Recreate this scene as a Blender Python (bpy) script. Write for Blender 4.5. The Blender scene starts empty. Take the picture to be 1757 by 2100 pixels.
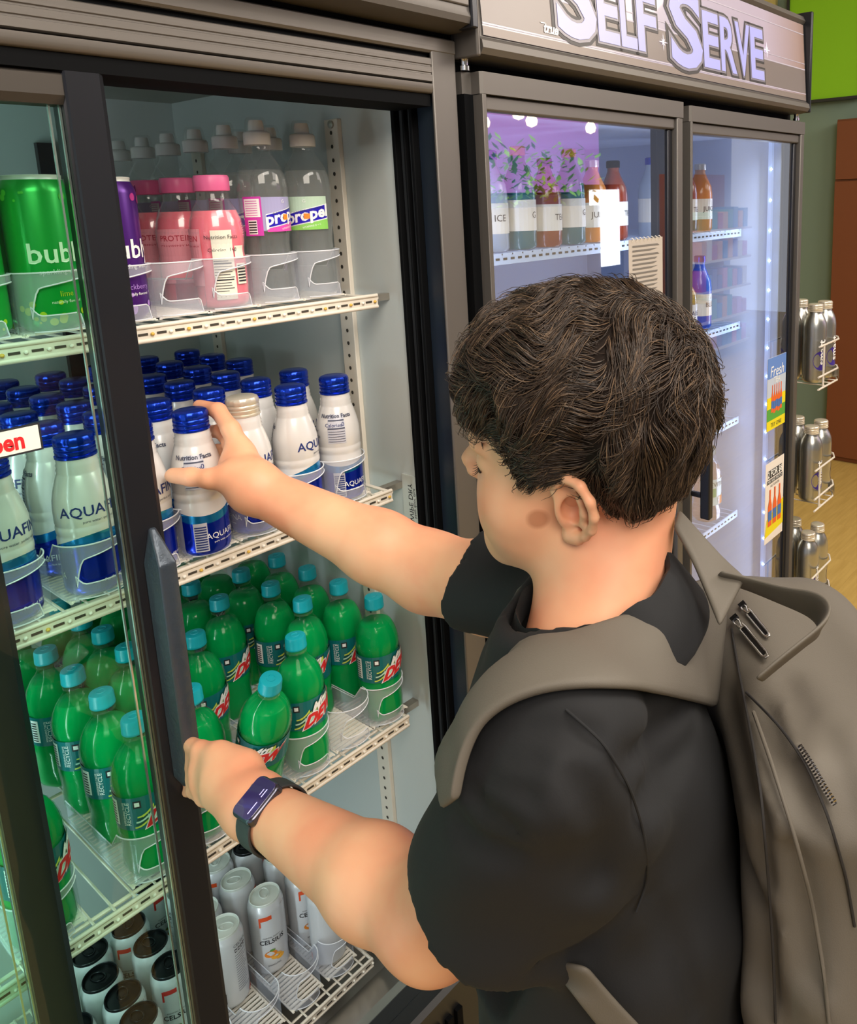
import bpy, bmesh, math, random
import numpy as np
from mathutils import Vector, Matrix

random.seed(7); np.random.seed(7)
PI = math.pi
scene = bpy.context.scene
COL = scene.collection

# ------------------------------------------------------------------ camera
CAMR = ((0.6118629611734872, 0.1726910672140553, -0.771881799272714),
        (-0.7904082603193199, 0.09692558485571312, -0.6048637970810984),
        (-0.029639479803092703, 0.9801955041239724, 0.19580162137263693))
CAMT = (-0.75851, -0.9339, 1.54)
FPX, CX, CY, IW, IH = 1651.95, 1150.35, 742.1, 1757.0, 2100.0
cam_d = bpy.data.cameras.new('camera'); cam = bpy.data.objects.new('camera', cam_d); COL.objects.link(cam)
M = Matrix(CAMR).to_4x4(); M.translation = Vector(CAMT); cam.matrix_world = M
cam_d.sensor_fit = 'HORIZONTAL'; cam_d.sensor_width = 36.0; cam_d.lens = FPX/IW*36.0
cam_d.shift_x = (IW/2-CX)/IW; cam_d.shift_y = (CY-IH/2)/IW
cam_d.clip_start = 0.02; cam_d.clip_end = 100
scene.camera = cam

# ------------------------------------------------------------------ world, lights, exposure
scene.view_settings.view_transform = 'Standard'
scene.view_settings.look = 'None'
scene.view_settings.exposure = 0.12
scene.view_settings.gamma = 1.0
scene.view_settings.use_curve_mapping = False
scene.cycles.transparent_max_bounces = 24
scene.cycles.max_bounces = 8
scene.cycles.caustics_reflective = False
scene.cycles.caustics_refractive = False
w = bpy.data.worlds.new('world'); scene.world = w; w.use_nodes = True
bg = w.node_tree.nodes['Background']; bg.inputs[0].default_value = (0.80, 0.82, 0.90, 1); bg.inputs[1].default_value = 0.7

def area(name, loc, target, size, power, color, sizey=None, spread=180):
    d = bpy.data.lights.new(name, 'AREA'); d.energy = power; d.color = color
    d.shape = 'RECTANGLE'; d.size = size; d.size_y = sizey or size; d.spread = math.radians(spread)
    o = bpy.data.objects.new(name, d); COL.objects.link(o); o.location = loc
    v = Vector(target)-Vector(loc); o.rotation_euler = v.to_track_quat('-Z', 'Y').to_euler()
    return o
# the store's ceiling lights
area('ceiling_light_key', (-1.3, -1.9, 2.75), (-0.45, -0.3, 1.1), 1.3, 58, (1.0, 0.90, 0.78))
area('ceiling_light_far', (1.6, -1.5, 2.8), (1.4, -0.3, 1.0), 1.4, 30, (1.0, 0.92, 0.85))
area('ceiling_light_room', (3.0, -2.2, 2.8), (3.0, -0.8, 0.0), 1.6, 55, (1.0, 0.90, 0.74))
area('ceiling_light_front', (-0.2, -1.3, 2.8), (-0.25, -0.5, 1.2), 0.9, 30, (1.0, 0.93, 0.84))

area('planter_fill_light', (4.3, -2.0, 2.85), (4.3, -3.2, 1.2), 1.4, 60, (1.0, 0.93, 0.85))  # added fill lamp that brightens the planter leaves across the aisle

# ------------------------------------------------------------------ helpers
def sl(c):
    if isinstance(c, str):
        c = c.lstrip('#'); c = [int(c[i:i+2], 16)/255 for i in (0, 2, 4)]
    return tuple((x/12.92 if x <= 0.04045 else ((x+0.055)/1.055)**2.4) for x in c)
MATS = {}
def mat(name, color, rough=0.5, metal=0.0, **kw):
    if name in MATS: return MATS[name]
    m = bpy.data.materials.new(name); m.use_nodes = True; MATS[name] = m
    b = m.node_tree.nodes['Principled BSDF']
    b.inputs['Base Color'].default_value = (*sl(color), 1)
    b.inputs['Roughness'].default_value = rough; b.inputs['Metallic'].default_value = metal
    for k, v in kw.items():
        k = {'spec': 'Specular IOR Level', 'trans': 'Transmission Weight', 'ior': 'IOR', 'coat': 'Coat Weight', 'sss': 'Subsurface Weight',
             'emit': 'Emission Strength', 'alpha': 'Alpha', 'sheen': 'Sheen Weight'}.get(k, k)
        if k == 'ecol': b.inputs['Emission Color'].default_value = (*sl(v), 1)
        elif k == 'bump': add_bump(m, *v)
        else: b.inputs[k].default_value = v
    return m
def nd(m, t, **kw):
    n = m.node_tree.nodes.new(t)
    for k, v in kw.items(): setattr(n, k, v)
    return n
def lk(m, a, b): m.node_tree.links.new(a, b)
def pb(m): return m.node_tree.nodes['Principled BSDF']
def add_bump(m, scale, strength, dist=0.001, detail=4, stretch=None):
    tc = nd(m, 'ShaderNodeTexCoord'); nz = nd(m, 'ShaderNodeTexNoise'); nz.inputs['Scale'].default_value = scale; nz.inputs['Detail'].default_value = detail
    if stretch:
        mp = nd(m, 'ShaderNodeMapping'); mp.inputs['Scale'].default_value = stretch; lk(m, tc.outputs['Object'], mp.inputs[0]); lk(m, mp.outputs[0], nz.inputs[0])
    else: lk(m, tc.outputs['Object'], nz.inputs[0])
    b = nd(m, 'ShaderNodeBump'); b.inputs['Strength'].default_value = strength; b.inputs['Distance'].default_value = dist
    lk(m, nz.outputs[0], b.inputs['Height']); lk(m, b.outputs[0], pb(m).inputs['Normal'])
def clear_mat(name, tint=(1, 1, 1), gloss=0.10, rough=0.03, refl=(1, 1, 1), body=0.0, bodycol=(1, 1, 1)):
    """thin transparent sheet: tinted see-through, fresnel reflection, a little milky body"""
    if name in MATS: return MATS[name]
    m = bpy.data.materials.new(name); m.use_nodes = True; MATS[name] = m; nt = m.node_tree; nt.nodes.clear()
    out = nt.nodes.new('ShaderNodeOutputMaterial'); tr = nt.nodes.new('ShaderNodeBsdfTransparent'); tr.inputs[0].default_value = (*tint, 1)
    gl = nt.nodes.new('ShaderNodeBsdfGlossy'); gl.inputs['Roughness'].default_value = rough; gl.inputs[0].default_value = (*refl, 1)
    fr = nt.nodes.new('ShaderNodeLayerWeight'); fr.inputs['Blend'].default_value = gloss
    mx = nt.nodes.new('ShaderNodeMixShader'); L = nt.links.new
    ge = nt.nodes.new('ShaderNodeNewGeometry'); sb_ = nt.nodes.new('ShaderNodeMath'); sb_.operation = 'SUBTRACT'; sb_.inputs[0].default_value = 1.0; L(ge.outputs['Backfacing'], sb_.inputs[1])
    mu = nt.nodes.new('ShaderNodeMath'); mu.operation = 'MULTIPLY'; L(fr.outputs['Fresnel'], mu.inputs[0]); L(sb_.outputs[0], mu.inputs[1]); L(mu.outputs[0], mx.inputs[0])
    if body > 0:
        df = nt.nodes.new('ShaderNodeBsdfDiffuse'); df.inputs[0].default_value = (*bodycol, 1); m2 = nt.nodes.new('ShaderNodeMixShader'); m2.inputs[0].default_value = body
        L(tr.outputs[0], m2.inputs[1]); L(df.outputs[0], m2.inputs[2]); L(m2.outputs[0], mx.inputs[1])
    else: L(tr.outputs[0], mx.inputs[1])
    L(gl.outputs[0], mx.inputs[2]); L(mx.outputs[0], out.inputs[0])
    return m

class MB:
    def __init__(s): s.v = []; s.f = []; s.m = []
    def add(s, vs, fs, mi=0):
        o = len(s.v); s.v += [tuple(map(float, p)) for p in vs]; s.f += [tuple(i+o for i in f) for f in fs]; s.m += [mi]*len(fs); return s
    def box(s, a, b, mi=0):
        x0, y0, z0 = [min(p, q) for p, q in zip(a, b)]; x1, y1, z1 = [max(p, q) for p, q in zip(a, b)]
        return s.add([(x0,y0,z0),(x1,y0,z0),(x1,y1,z0),(x0,y1,z0),(x0,y0,z1),(x1,y0,z1),(x1,y1,z1),(x0,y1,z1)],
                     [(0,3,2,1),(4,5,6,7),(0,1,5,4),(1,2,6,5),(2,3,7,6),(3,0,4,7)], mi)
    def rod(s, p, q, r, n=8, r2=None, mi=0):
        return s.tube([p, q], r if r2 is None else [r, r2], n, mi)
    def tube(s, path, r, n=8, mi=0, closed=False):
        P = [Vector(p) for p in path]; k = len(P); rr = r if isinstance(r, (list, tuple)) else [r]*k
        vs = []; up = None
        for i, p in enumerate(P):
            if closed: t = (P[(i+1) % k]-P[i-1])
            else: t = P[min(i+1, k-1)]-P[max(i-1, 0)]
            t.normalize()
            if up is None: up = t.orthogonal().normalized()
            else:
                up = up-t*up.dot(t)
                up = up.normalized() if up.length > 1e-6 else t.orthogonal().normalized()
            sd = t.cross(up)
            for j in range(n):
                a = 2*PI*j/n; vs.append(p+(up*math.cos(a)+sd*math.sin(a))*rr[i])
        fs = []
        for i in range(k if closed else k-1):
            i2 = (i+1) % k
            for j in range(n): fs.append((i*n+j, i*n+(j+1) % n, i2*n+(j+1) % n, i2*n+j))
        if not closed: fs += [tuple(range(n))[::-1], tuple((k-1)*n+j for j in range(n))]
        return s.add(vs, fs, mi)
    def lathe(s, prof, n=24, c=(0, 0, 0), mi=0, fn=None):
        vs = []; fs = []; k = len(prof); st = []
        for (r, z) in prof:
            st.append(len(vs))
            if r <= 1e-6: vs.append((c[0], c[1], c[2]+z)); continue
            for j in range(n):
                a = 2*PI*j/n; rr = r*(fn(a, z) if fn else 1); vs.append((c[0]+rr*math.cos(a), c[1]+rr*math.sin(a), c[2]+z))
        for i in range(k-1):
            A, B = st[i], st[i+1]; pa, pb_ = prof[i][0] <= 1e-6, prof[i+1][0] <= 1e-6
            for j in range(n):
                j2 = (j+1) % n
                if pa and pb_: continue
                if pa: fs.append((A, B+j2, B+j))
                elif pb_: fs.append((A+j, A+j2, B))
                else: fs.append((A+j, A+j2, B+j2, B+j))
        if prof[0][0] > 1e-6: fs.append(tuple(range(st[0], st[0]+n))[::-1])
        if prof[-1][0] > 1e-6: fs.append(tuple(range(st[-1], st[-1]+n)))
        return s.add(vs, fs, mi)
    def prism(s, poly, a, b, axis='x', mi=0):
        """poly of 2D points extruded along axis from a to b. x: (y,z); y: (x,z); z: (x,y)"""
        f = {'x': lambda p, t: (t, p[0], p[1]), 'y': lambda p, t: (p[0], t, p[1]), 'z': lambda p, t: (p[0], p[1], t)}[axis]
        n = len(poly); vs = [f(p, a) for p in poly]+[f(p, b) for p in poly]
        fs = [tuple(range(n))[::-1], tuple(range(n, 2*n))]+[(i, (i+1) % n, (i+1) % n+n, i+n) for i in range(n)]
        return s.add(vs, fs, mi)
    def mesh(s, name, mats, smooth=None):
        me = bpy.data.meshes.new(name); me.from_pydata(s.v, [], s.f); me.update()
        for m in (mats if isinstance(mats, (list, tuple)) else [mats]): me.materials.append(m)
        if any(s.m): me.polygons.foreach_set('material_index', s.m)
        bm = bmesh.new(); bm.from_mesh(me); bmesh.ops.recalc_face_normals(bm, faces=bm.faces); bm.to_mesh(me); bm.free()
        if smooth is not None:
            me.polygons.foreach_set('use_smooth', [True]*len(me.polygons)); me.set_sharp_from_angle(angle=math.radians(smooth))
        return me
    def build(s, name, mats, parent=None, smooth=None, bevel=0, loc=None):
        me = s.mesh(name, mats, smooth); o = bpy.data.objects.new(name, me); COL.objects.link(o)
        if parent: o.parent = parent
        if loc: o.location = loc
        if bevel:
            b = o.modifiers.new('bevel', 'BEVEL'); b.width = bevel; b.segments = 2; b.limit_method = 'ANGLE'
            me.polygons.foreach_set('use_smooth', [True]*len(me.polygons)); me.set_sharp_from_angle(angle=math.radians(50))
        return o
def box(name, a, b, m, parent=None, bevel=0): return MB().box(a, b).build(name, m, parent, bevel=bevel)
def tag(o, label=None, cat=None, group=None, kind=None):
    if label: o['label'] = label
    if cat: o['category'] = cat
    if group: o['group'] = group
    if kind: o['kind'] = kind
    return o
def thing(name, label, cat, loc=(0, 0, 0), rz=0, group=None):
    o = bpy.data.objects.new(name, None); COL.objects.link(o); o.location = loc; o.rotation_euler = (0, 0, rz); o.empty_display_size = 0.05
    return tag(o, label, cat, group)
def dup(o, parent=None, loc=None, rot=None, label=None, group=None):
    c = o.copy(); COL.objects.link(c); c.parent = parent
    if loc is not None: c.location = loc
    if rot is not None: c.rotation_euler = rot
    if label: c['label'] = label
    if group: c['group'] = group
    for ch in list(o.children): dup(ch, c)
    return c
_tc = {}
def text_geo(txt, size=1.0, shear=0.0, offset=0.0, res=2, align='CENTER', extrude=0.0, spacing=1.0):
    key = (txt, size, shear, offset, res, align, extrude, spacing)
    if key not in _tc:
        c = bpy.data.curves.new('t', 'FONT'); c.body = txt; c.size = size; c.shear = shear; c.offset = offset; c.resolution_u = res; c.align_x = align; c.align_y = 'CENTER'; c.extrude = extrude; c.space_character = spacing
        o = bpy.data.objects.new('t', c); COL.objects.link(o); bpy.context.view_layer.update()
        me = bpy.data.meshes.new_from_object(o.evaluated_get(bpy.context.evaluated_depsgraph_get()))
        v = [tuple(p.co) for p in me.vertices]; f = [tuple(p.vertices) for p in me.polygons]
        bpy.data.objects.remove(o); bpy.data.curves.remove(c); bpy.data.meshes.remove(me); _tc[key] = (v, f)
    return _tc[key]
def wrap_text(mb, txt, r, ang, z, size, mi=0, shear=0, offset=0, vertical=False, slope=0.0, dr=0.0005, rfn=None):
    """lettering laid round a cylinder; ang = centre angle (reads left to right seen from outside)"""
    v, f = text_geo(txt, size, shear, offset)
    out = []
    for (x, y, _) in v:
        if vertical: x, y = -y, x
        y2 = y+x*slope; rr = (rfn(z+y2) if rfn else r)+dr
        a = ang+x/r; out.append((rr*math.cos(a), rr*math.sin(a), z+y2))
    mb.add(out, f, mi)
def patch(mb, r, a0, a1, z0, z1, mi=0, dr=0.0004, n=8, top=None, bot=None, rfn=None):
    """curved rectangle on a cylinder; top/bot optional functions of 0..1 giving z"""
    vs = []; fs = []; K = 4
    for i in range(n+1):
        t = i/n; a = a0+(a1-a0)*t; zb = bot(t) if bot else z0; zt = top(t) if top else z1
        for k in range(K+1):
            z = zb+(zt-zb)*k/K; rr = (rfn(z) if rfn else r)+dr; vs.append((rr*math.cos(a), rr*math.sin(a), z))
    for i in range(n):
        for k in range(K): q = i*(K+1)+k; fs.append((q, q+K+1, q+K+2, q+1))
    mb.add(vs, fs, mi)
def profile_r(prof):
    def f(z):
        for (r0, z0), (r1, z1) in zip(prof, prof[1:]):
            if z0 <= z <= z1 and z1 > z0: return r0+(r1-r0)*(z-z0)/(z1-z0)
        return prof[-1][0]
    return f
def flat_text(mb, txt, origin, ux, uz, size, mi=0, shear=0, offset=0, align='CENTER', lift=0, nrm=(0, -1, 0), extrude=0, spacing=1.0, sx=1.0):
    v, f = text_geo(txt, size, shear, offset, 3, align, extrude, spacing)
    O = Vector(origin); X = Vector(ux); Z = Vector(uz); N = Vector(nrm)
    mb.add([O+X*(x*sx)+Z*y+N*(lift+z) for x, y, z in v], f, mi)

# ------------------------------------------------------------------ materials
M_frame = mat('satin_dark_aluminium', '#64605c', 0.45, 0.45)
M_frameblk = mat('black_aluminium', '#2a2b30', 0.30, 0.5)
M_black = mat('black_rubber', '#08090b', 0.8, spec=.1)
M_gasket = mat('charcoal_gasket', '#2b2c2e', 0.45)
M_liner = mat('white_painted_liner', '#c3cac8', 0.42, bump=(30, 0.05, 0.001))
M_white = mat('white_coated_wire', '#e0d8ca', 0.35)
M_clip = mat('yellowed_plastic_plug', '#d8b04a', 0.35)
M_clipw = mat('white_plastic_plug', '#eee8dc', 0.35)
M_hole = mat('dark_slot', '#3b362e', 0.7)
M_steel = mat('brushed_steel', '#b4ada3', 0.28, 0.85, bump=(60, 0.1, 0.001))
M_rail = mat('header_rail_aluminium', '#68635e', 0.42, 0.35, bump=(8, 0.15, 0.001, 3, (0.3, 40, 40)))
M_chrome = mat('chrome', '#d8d8d8', 0.12, 1.0)
M_glass = clear_mat('door_glass_green', (0.84, 0.97, 0.92), 0.26, 0.02)
M_glass2 = clear_mat('door_glass_clear', (0.93, 0.96, 0.98), 0.70, 0.015)
M_poly = clear_mat('frosted_organizer', (0.93, 0.94, 0.97), 0.20, 0.18, body=0.27, bodycol=(0.80, 0.83, 0.92))
M_pet = clear_mat('clear_bottle_plastic', (0.98, 0.985, 0.985), 0.30, 0.06, body=.035, bodycol=(.8,.8,.8))
M_ink = mat('dark_print', '#23262c', 0.5)
M_inkw = mat('white_print', '#f2f3f2', 0.45)
M_inkb = mat('navy_print', '#1c2f6e', 0.4)
M_red = mat('red_print', '#d3262c', 0.45)
# ================================================================== THE ROOM
m = mat('tan_vinyl_plank', '#c2a25c', 0.42)
def plank_mat(m):
    tc = nd(m, 'ShaderNodeTexCoord'); mp = nd(m, 'ShaderNodeMapping'); mp.inputs['Scale'].default_value = (2.2, 26, 1)
    nz = nd(m, 'ShaderNodeTexNoise'); nz.inputs['Scale'].default_value = 2.2; nz.inputs['Detail'].default_value = 8
    r = nd(m, 'ShaderNodeValToRGB'); r.color_ramp.elements[0].position = 0.32; r.color_ramp.elements[0].color = (*sl('#bd9d58'), 1)
    r.color_ramp.elements[1].position = 0.68; r.color_ramp.elements[1].color = (*sl('#cdae66'), 1)
    lk(m, tc.outputs['Object'], mp.inputs[0]); lk(m, mp.outputs[0], nz.inputs[0]); lk(m, nz.outputs[0], r.inputs[0]); lk(m, r.outputs[0], pb(m).inputs['Base Color'])
plank_mat(m)
M_plank = m
tag(box('floor', (-4.5, -4.4, -0.06), (9.5, 1.6, -0.004), M_plank), kind='structure')
floor = bpy.data.objects['floor']
# vinyl planks, long side running along the coolers
plank_me = {}
for row in range(40):
    y0 = -3.2+row*0.12
    if y0 > 1.5: break
    off = (row*0.37) % 1.2
    for k in range(5):
        x0 = 0.9+off-1.2+k*1.2; x1 = x0+1.197
        x0 = max(x0, 1.5) if False else x0
        if x1 < 1.3 or x0 > 5.5: continue
        key = 'p'
        if key not in plank_me: plank_me[key] = MB().box((0, 0, -0.004), (1.1995, 0.1196, 0.0)).mesh('plank', M_plank)
        o = bpy.data.objects.new('plank', plank_me[key]); COL.objects.link(o); o.parent = floor; o.location = (x0, y0, 0)
WX = 3.88
M_teal = mat('teal_wall_paint', '#7d9488', 0.7, bump=(3, 0.1, 0.002))
tag(box('wall_right', (WX, -1.0, 0), (WX+0.1, 1.6, 3.0), M_teal), kind='structure')
tag(box('wall_back', (-4.5, 1.5, 0), (WX, 1.6, 3.0), mat('warm_wall_paint', '#cfc28f', 0.7)), kind='structure')
tag(box('wall_front', (-4.5, -4.4, 0), (9.5, -4.3, 3.0), mat('pale_blue_wall_paint', '#a9b4cf', 0.7)), kind='structure')
tag(box('ceiling', (-4.5, -4.4, 3.0), (9.5, 1.6, 3.1), mat('white_ceiling', '#cdc8c4', 0.8)), kind='structure')
tag(box('baseboard_right', (WX-0.012, -1.0, 0), (WX-0.001, 0.90, 0.11), mat('dark_baseboard', '#3a2f2b', 0.5)), kind='structure')
tag(box('trim_1', (WX-0.03, 1.06, 2.2), (WX-0.001, 1.5, 3.0), mat('cream_paint', '#c9bd78', 0.7)), kind='structure')
# lime panel hung on the far wall, dark frame
t = thing('wall_panel', 'lime green rectangular board in a thin black frame high on the teal wall', 'board', (WX-0.03, 0.6, 2.05))
box('panel_face', (-0.035, -0.05, 0.0), (-0.012, 0.36, 0.56), mat('lime_board', '#8ccf1a', 0.5), t)
f = MB(); f.box((-0.045, -0.065, -0.015), (0.0, 0.36, 0.0)); f.box((-0.045, -0.065, 0.56), (0, 0.36, 0.575)); f.box((-0.045, -0.065, 0), (0, -0.05, 0.56)); f.box((-0.045, 0.36, -0.015), (0, 0.375, 0.575))
f.build('frame', mat('thin_black_frame', '#26282a', 0.5), t)
box('backing', (-0.012, -0.05, 0), (0.028, 0.36, 0.56), M_black, t)
# tall brown cabinet at the far wall
t = thing('tall_cabinet', 'tall reddish brown wooden cabinet against the teal wall', 'cabinet', (3.80, -0.36, 0))
M_brown = mat('red_brown_laminate', '#7a4529', 0.45, bump=(6, 0.1, 0.001, 5, (8, 8, 0.6)))
box('body', (-0.02, -0.6, 0.0), (0.079, 1.02, 1.93), M_brown, t, bevel=0.003)
box('door', (-0.042, 0.50, 0.03), (-0.021, 1.015, 1.60), M_brown, t, bevel=0.002)
box('door', (-0.042, -0.02, 0.03), (-0.021, 0.495, 1.60), M_brown, t, bevel=0.002)
box('upper_panel', (-0.036, -0.02, 1.61), (-0.021, 1.015, 1.92), M_brown, t, bevel=0.002)

# things across the aisle, seen in the cooler glass
M_leaf = mat('bright_leaf', '#86c23c', 0.6)
t = thing('planter_hedge', 'long planter of bright green leafy plants across the aisle', 'planter', (3.40, -3.1, 0.2))
box('planter_box', (-1.0, -0.2, 0), (1.0, 0.2, 1.3), mat('grey_planter', '#9b8f80', 0.6), t)
lv = MB()
for i in range(700):
    x = random.uniform(-1, 1); y = random.uniform(-.25, .25); z = 1.3+random.uniform(0, 0.5)*(1-abs(y)); a = random.uniform(0, 2*PI); l = random.uniform(.05, .1)
    d = Vector((math.cos(a), math.sin(a), random.uniform(-.2, .9)))*l; s = Vector((-d.y, d.x, 0))*.25; p = Vector((x, y, z))
    lv.add([p, p+d*.5+s, p+d, p+d*.5-s], [(0, 1, 2, 3)])
o = lv.build('foliage', M_leaf, t); o['kind'] = 'stuff'
t = thing('violet_glow_panel', 'added magenta and violet glowing panel across the aisle, mirrored in the cooler glass', 'screen', (4.6, -3.9, 1.62))  # glowing stand-in for the purple-lit ceiling, added for the glass to mirror
box('glow_panel_face', (-1.6, 0, 0), (1.2, 0.02, 0.85), mat('violet_glow', '#b072c8', 0.5, ecol='#a878c4', emit=1.1), t); box('glow_panel_back', (-1.62, -0.03, -0.02), (1.22, -0.001, 0.87), M_black, t)
t = thing('shop_window', 'bright daylight window pane in a dark frame across the aisle', 'window', (4.72, -3.1, 1.0))
box('pane', (-0.22, 0, 0), (0.22, 0.02, 0.62), mat('daylit_pane', '#f4f6ff', 0.5, ecol='#f0f4ff', emit=3.0), t)
f = MB(); f.box((-.26, -.01, -1.0), (.26, .03, 0)); f.box((-.26, -.01, .62), (.26, .03, .66)); f.box((-.26, -.01, 0), (-.22, .03, .62)); f.box((.22, -.01, 0), (.26, .03, .62)); f.build('frame', M_black, t)
t = thing('snack_rack', 'brown wooden gondola shelf full of coloured snack packs across the aisle', 'shelf', (6.3, -2.9, 0))
box('case', (-0.6, -.25, 0), (0.6, -.2, 1.75), mat('orange_wood', '#9c5a34', 0.5), t)
for k in range(5): box('shelf', (-0.5, -.2, .1+k*.28), (.5, .15, .12+k*.28), M_white, t)
pal = ['#c4473a', '#2e7fb0', '#e3a23a', '#5d3f8f', '#e9e2d0', '#3c9a86', '#d9789a']
pk = MB(); pms = [mat('snack_pack_%d' % i, c, .45) for i, c in enumerate(pal)]
for k in range(5):
    for j in range(9): pk.box((-.48+j*.107, -.1, .12+k*.28), (-.39+j*.107, .12, .12+k*.28+random.uniform(.12, .2)), random.randrange(7))
o = pk.build('snack_pack', pms, t); o['kind'] = 'stuff'
for i, (x, y) in enumerate([(3.6, -3.0), (4.1, -3.3), (4.3, -2.8), (3.9, -3.6), (5.0, -3.4)]):
    t = thing('pendant_lamp', '', 'lamp', (x, y, 2.14)); t['label'] = ['first', 'second', 'third', 'fourth', 'fifth'][i]+' small glowing glass pendant lamp over the aisle counting away from the coolers'
    MB().lathe([(0, -.05), (.035, -.035), (.045, 0), (.03, .035), (.012, .05)], 16).build('lamp_shade', mat('glowing_glass_bulb', '#fff1cf', .4, ecol='#ffe9bd', emit=9), t, 60)
    MB().rod((0, 0, .05), (0, 0, .86), .003, 6).build('cord', M_black, t)

# ================================================================== LEFT COOLER (sliding doors, the open one)
XL, XR = -1.07, 0.042          # liner left / right
YB = 0.60                      # liner back
ZF, ZT = 0.10, 1.74            # liner floor / ceiling
YF = -0.095                    # frame face
c1 = thing('sliding_door_cooler', 'dark framed drinks cooler with its sliding glass door open, at left', 'refrigerator', (0, 0, 0))
box('back_panel', (XL, YB, ZF), (XR, YB+.05, ZT), M_liner, c1)
sidep = box('side_panel', (XR, 0.0, ZF), (XR+.046, YB+.05, 1.96), M_liner, c1)
box('side_panel', (XL-.05, 0.0, ZF), (XL, YB+.05, 1.96), M_liner, c1)
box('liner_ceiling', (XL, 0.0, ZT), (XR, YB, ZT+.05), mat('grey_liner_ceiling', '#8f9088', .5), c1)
box('cabinet_floor', (XL, -.09, ZF-.03), (XR, YB, ZF), M_steel, c1)
# liner front column: vertical post set in from the wall, shelves stop at it
MB().prism([(0.0, 0.0), (0.042, 0.0), (0.042, 0.06), (0.0, 0.075)], ZF, ZT, 'z').build('corner_post', M_liner, c1) if False else None
# pilasters with slots
def pilaster(x, y, nx):
    p = box('pilaster', (min(x, x+nx*.008), y-.016, .14), (max(x, x+nx*.008), y+.016, 1.672), M_white, c1, bevel=.001)
    h = MB()
    for k in range(74):
        z = .17+k*.0203; h.lathe([(0, 0), (.0032, 0)], 8) if False else None
        n = 8; vs = [(x+nx*.0084, y+.0032*math.cos(2*PI*j/n), z+.0032*math.sin(2*PI*j/n)) for j in range(n)]; h.add(vs, [tuple(range(n))])
    o = h.build('slot', M_hole, p); o['kind'] = 'stuff'
    MB().lathe([(0, 0), (.006, 0), (.006, .003), (0, .004)], 12).build('screw', M_steel, p, loc=None).matrix_local = Matrix.Translation((x+nx*.008, y-.002, 1.664)) @ Matrix.Rotation(nx*PI/2, 4, 'Y')
pilaster(XR, .118, -1); pilaster(XR, .52, -1); pilaster(XL, .118, 1); pilaster(-.55, YB-.012, 1) if False else None
# back wall standards (dark strip in the middle)
box('back_standard', (-.20, YB-.012, .14), (-.175, YB, 1.66), M_frameblk, c1)
# small printed sticker on the liner edge
t = MB(); t.box((.0405, -.0145, 1.035), (.0418, .02, 1.125), 0); flat_text(t, 'WIPE DRY', (.0402, .002, 1.08), (0, 0, 1), (0, -1, 0), .014, 1, nrm=(-1, 0, 0)); 
flat_text(t, 'keep door shut', (.0402, -.008, 1.08), (0, 0, 1), (0, -1, 0), .008, 1, nrm=(-1, 0, 0)); t.build('sticker', [mat('pale_sticker', '#c9cfc9', .5), M_ink], c1)
# white liner return between wall and gasket
box('liner_edge', (XR, -.014, ZF), (XR+.046, 0.0, ZT), M_liner, c1)
# side jamb: gasket and two door tracks
jm = MB()
for (y0, y1, dx, mi) in [(-.021, -.014, -.004, 1), (-.034, -.021, .006, 0), (-.038, -.034, -.001, 1), (-.050, -.038, .007, 0), (-.056, -.050, -.002, 1), (-.092, -.056, .009, 2)]:
    jm.box((XR+dx, y0, ZF), (XR+.046, y1, ZT-.02), mi)
M_trackface = mat('blue_black_track', '#1d2530', 0.35, 0.3)
jm.build('side_jamb', [M_gasket, M_black, M_trackface], c1, bevel=.0012)
jl = MB(); jl.box((XL-.05, -.092, ZF), (XL, 0, ZT)); jl.build('side_jamb', M_gasket, c1)
# face stiles
box('face_stile', (XR+.001, YF-.005, .0), (XR+.046, YF, 1.762), M_frame, c1, bevel=.002)
box('face_stile', (XL-.05, YF-.005, .0), (XL+.02, YF, 1.762), M_frame, c1, bevel=.002)
box('outer_side', (XR+.046, YF, 0), (XR+.048, YB+.05, 1.96), M_frameblk, c1)
# header rails above the doors: rounded lower rail, flat rail with ribs, slots
X0, X1 = XL-.05, XR
box('top_gasket', (X0, -.094, 1.672), (X1, -.02, 1.688), M_black, c1)
h = MB(); h.prism([(-.096, 1.688), (-.099, 1.690), (-.101, 1.695), (-.101, 1.7005), (-.094, 1.7015), (-.05, 1.7015), (-.05, 1.688)], X0, X1); h.build('header_rail', M_rail, c1, 60)
h = MB(); h.prism([(-.097, 1.7025), (-.1, 1.704), (-.1, 1.712), (-.0985, 1.713), (-.0985, 1.7145), (-.1, 1.7155), (-.1, 1.722), (-.0985, 1.723), (-.0985, 1.7245), (-.1, 1.7255), (-.1, 1.733), (-.097, 1.7345), (-.05, 1.7345), (-.05, 1.7025)], X0, X1); h.build('header_rail', M_rail, c1, 40)
box('header_slot', (X0, -.092, 1.7345), (X1, -.05, 1.741), M_black, c1)
h = MB(); h.prism([(-.098, 1.741), (-.101, 1.744), (-.101, 1.760), (-.098, 1.762), (-.05, 1.762), (-.05, 1.741)], X0, X1+.045); h.build('header_rail', M_rail, c1, 40)
box('header_slot', (X0, -.092, 1.762), (X1+.046, -.05, 1.770), M_black, c1)
# small yellow sticker at the far left of the rail
box('sticker', (-.56, -.1025, 1.722), (-.50, -.1008, 1.731), mat('yellow_sticker', '#d9b23a', .5), c1)
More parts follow.
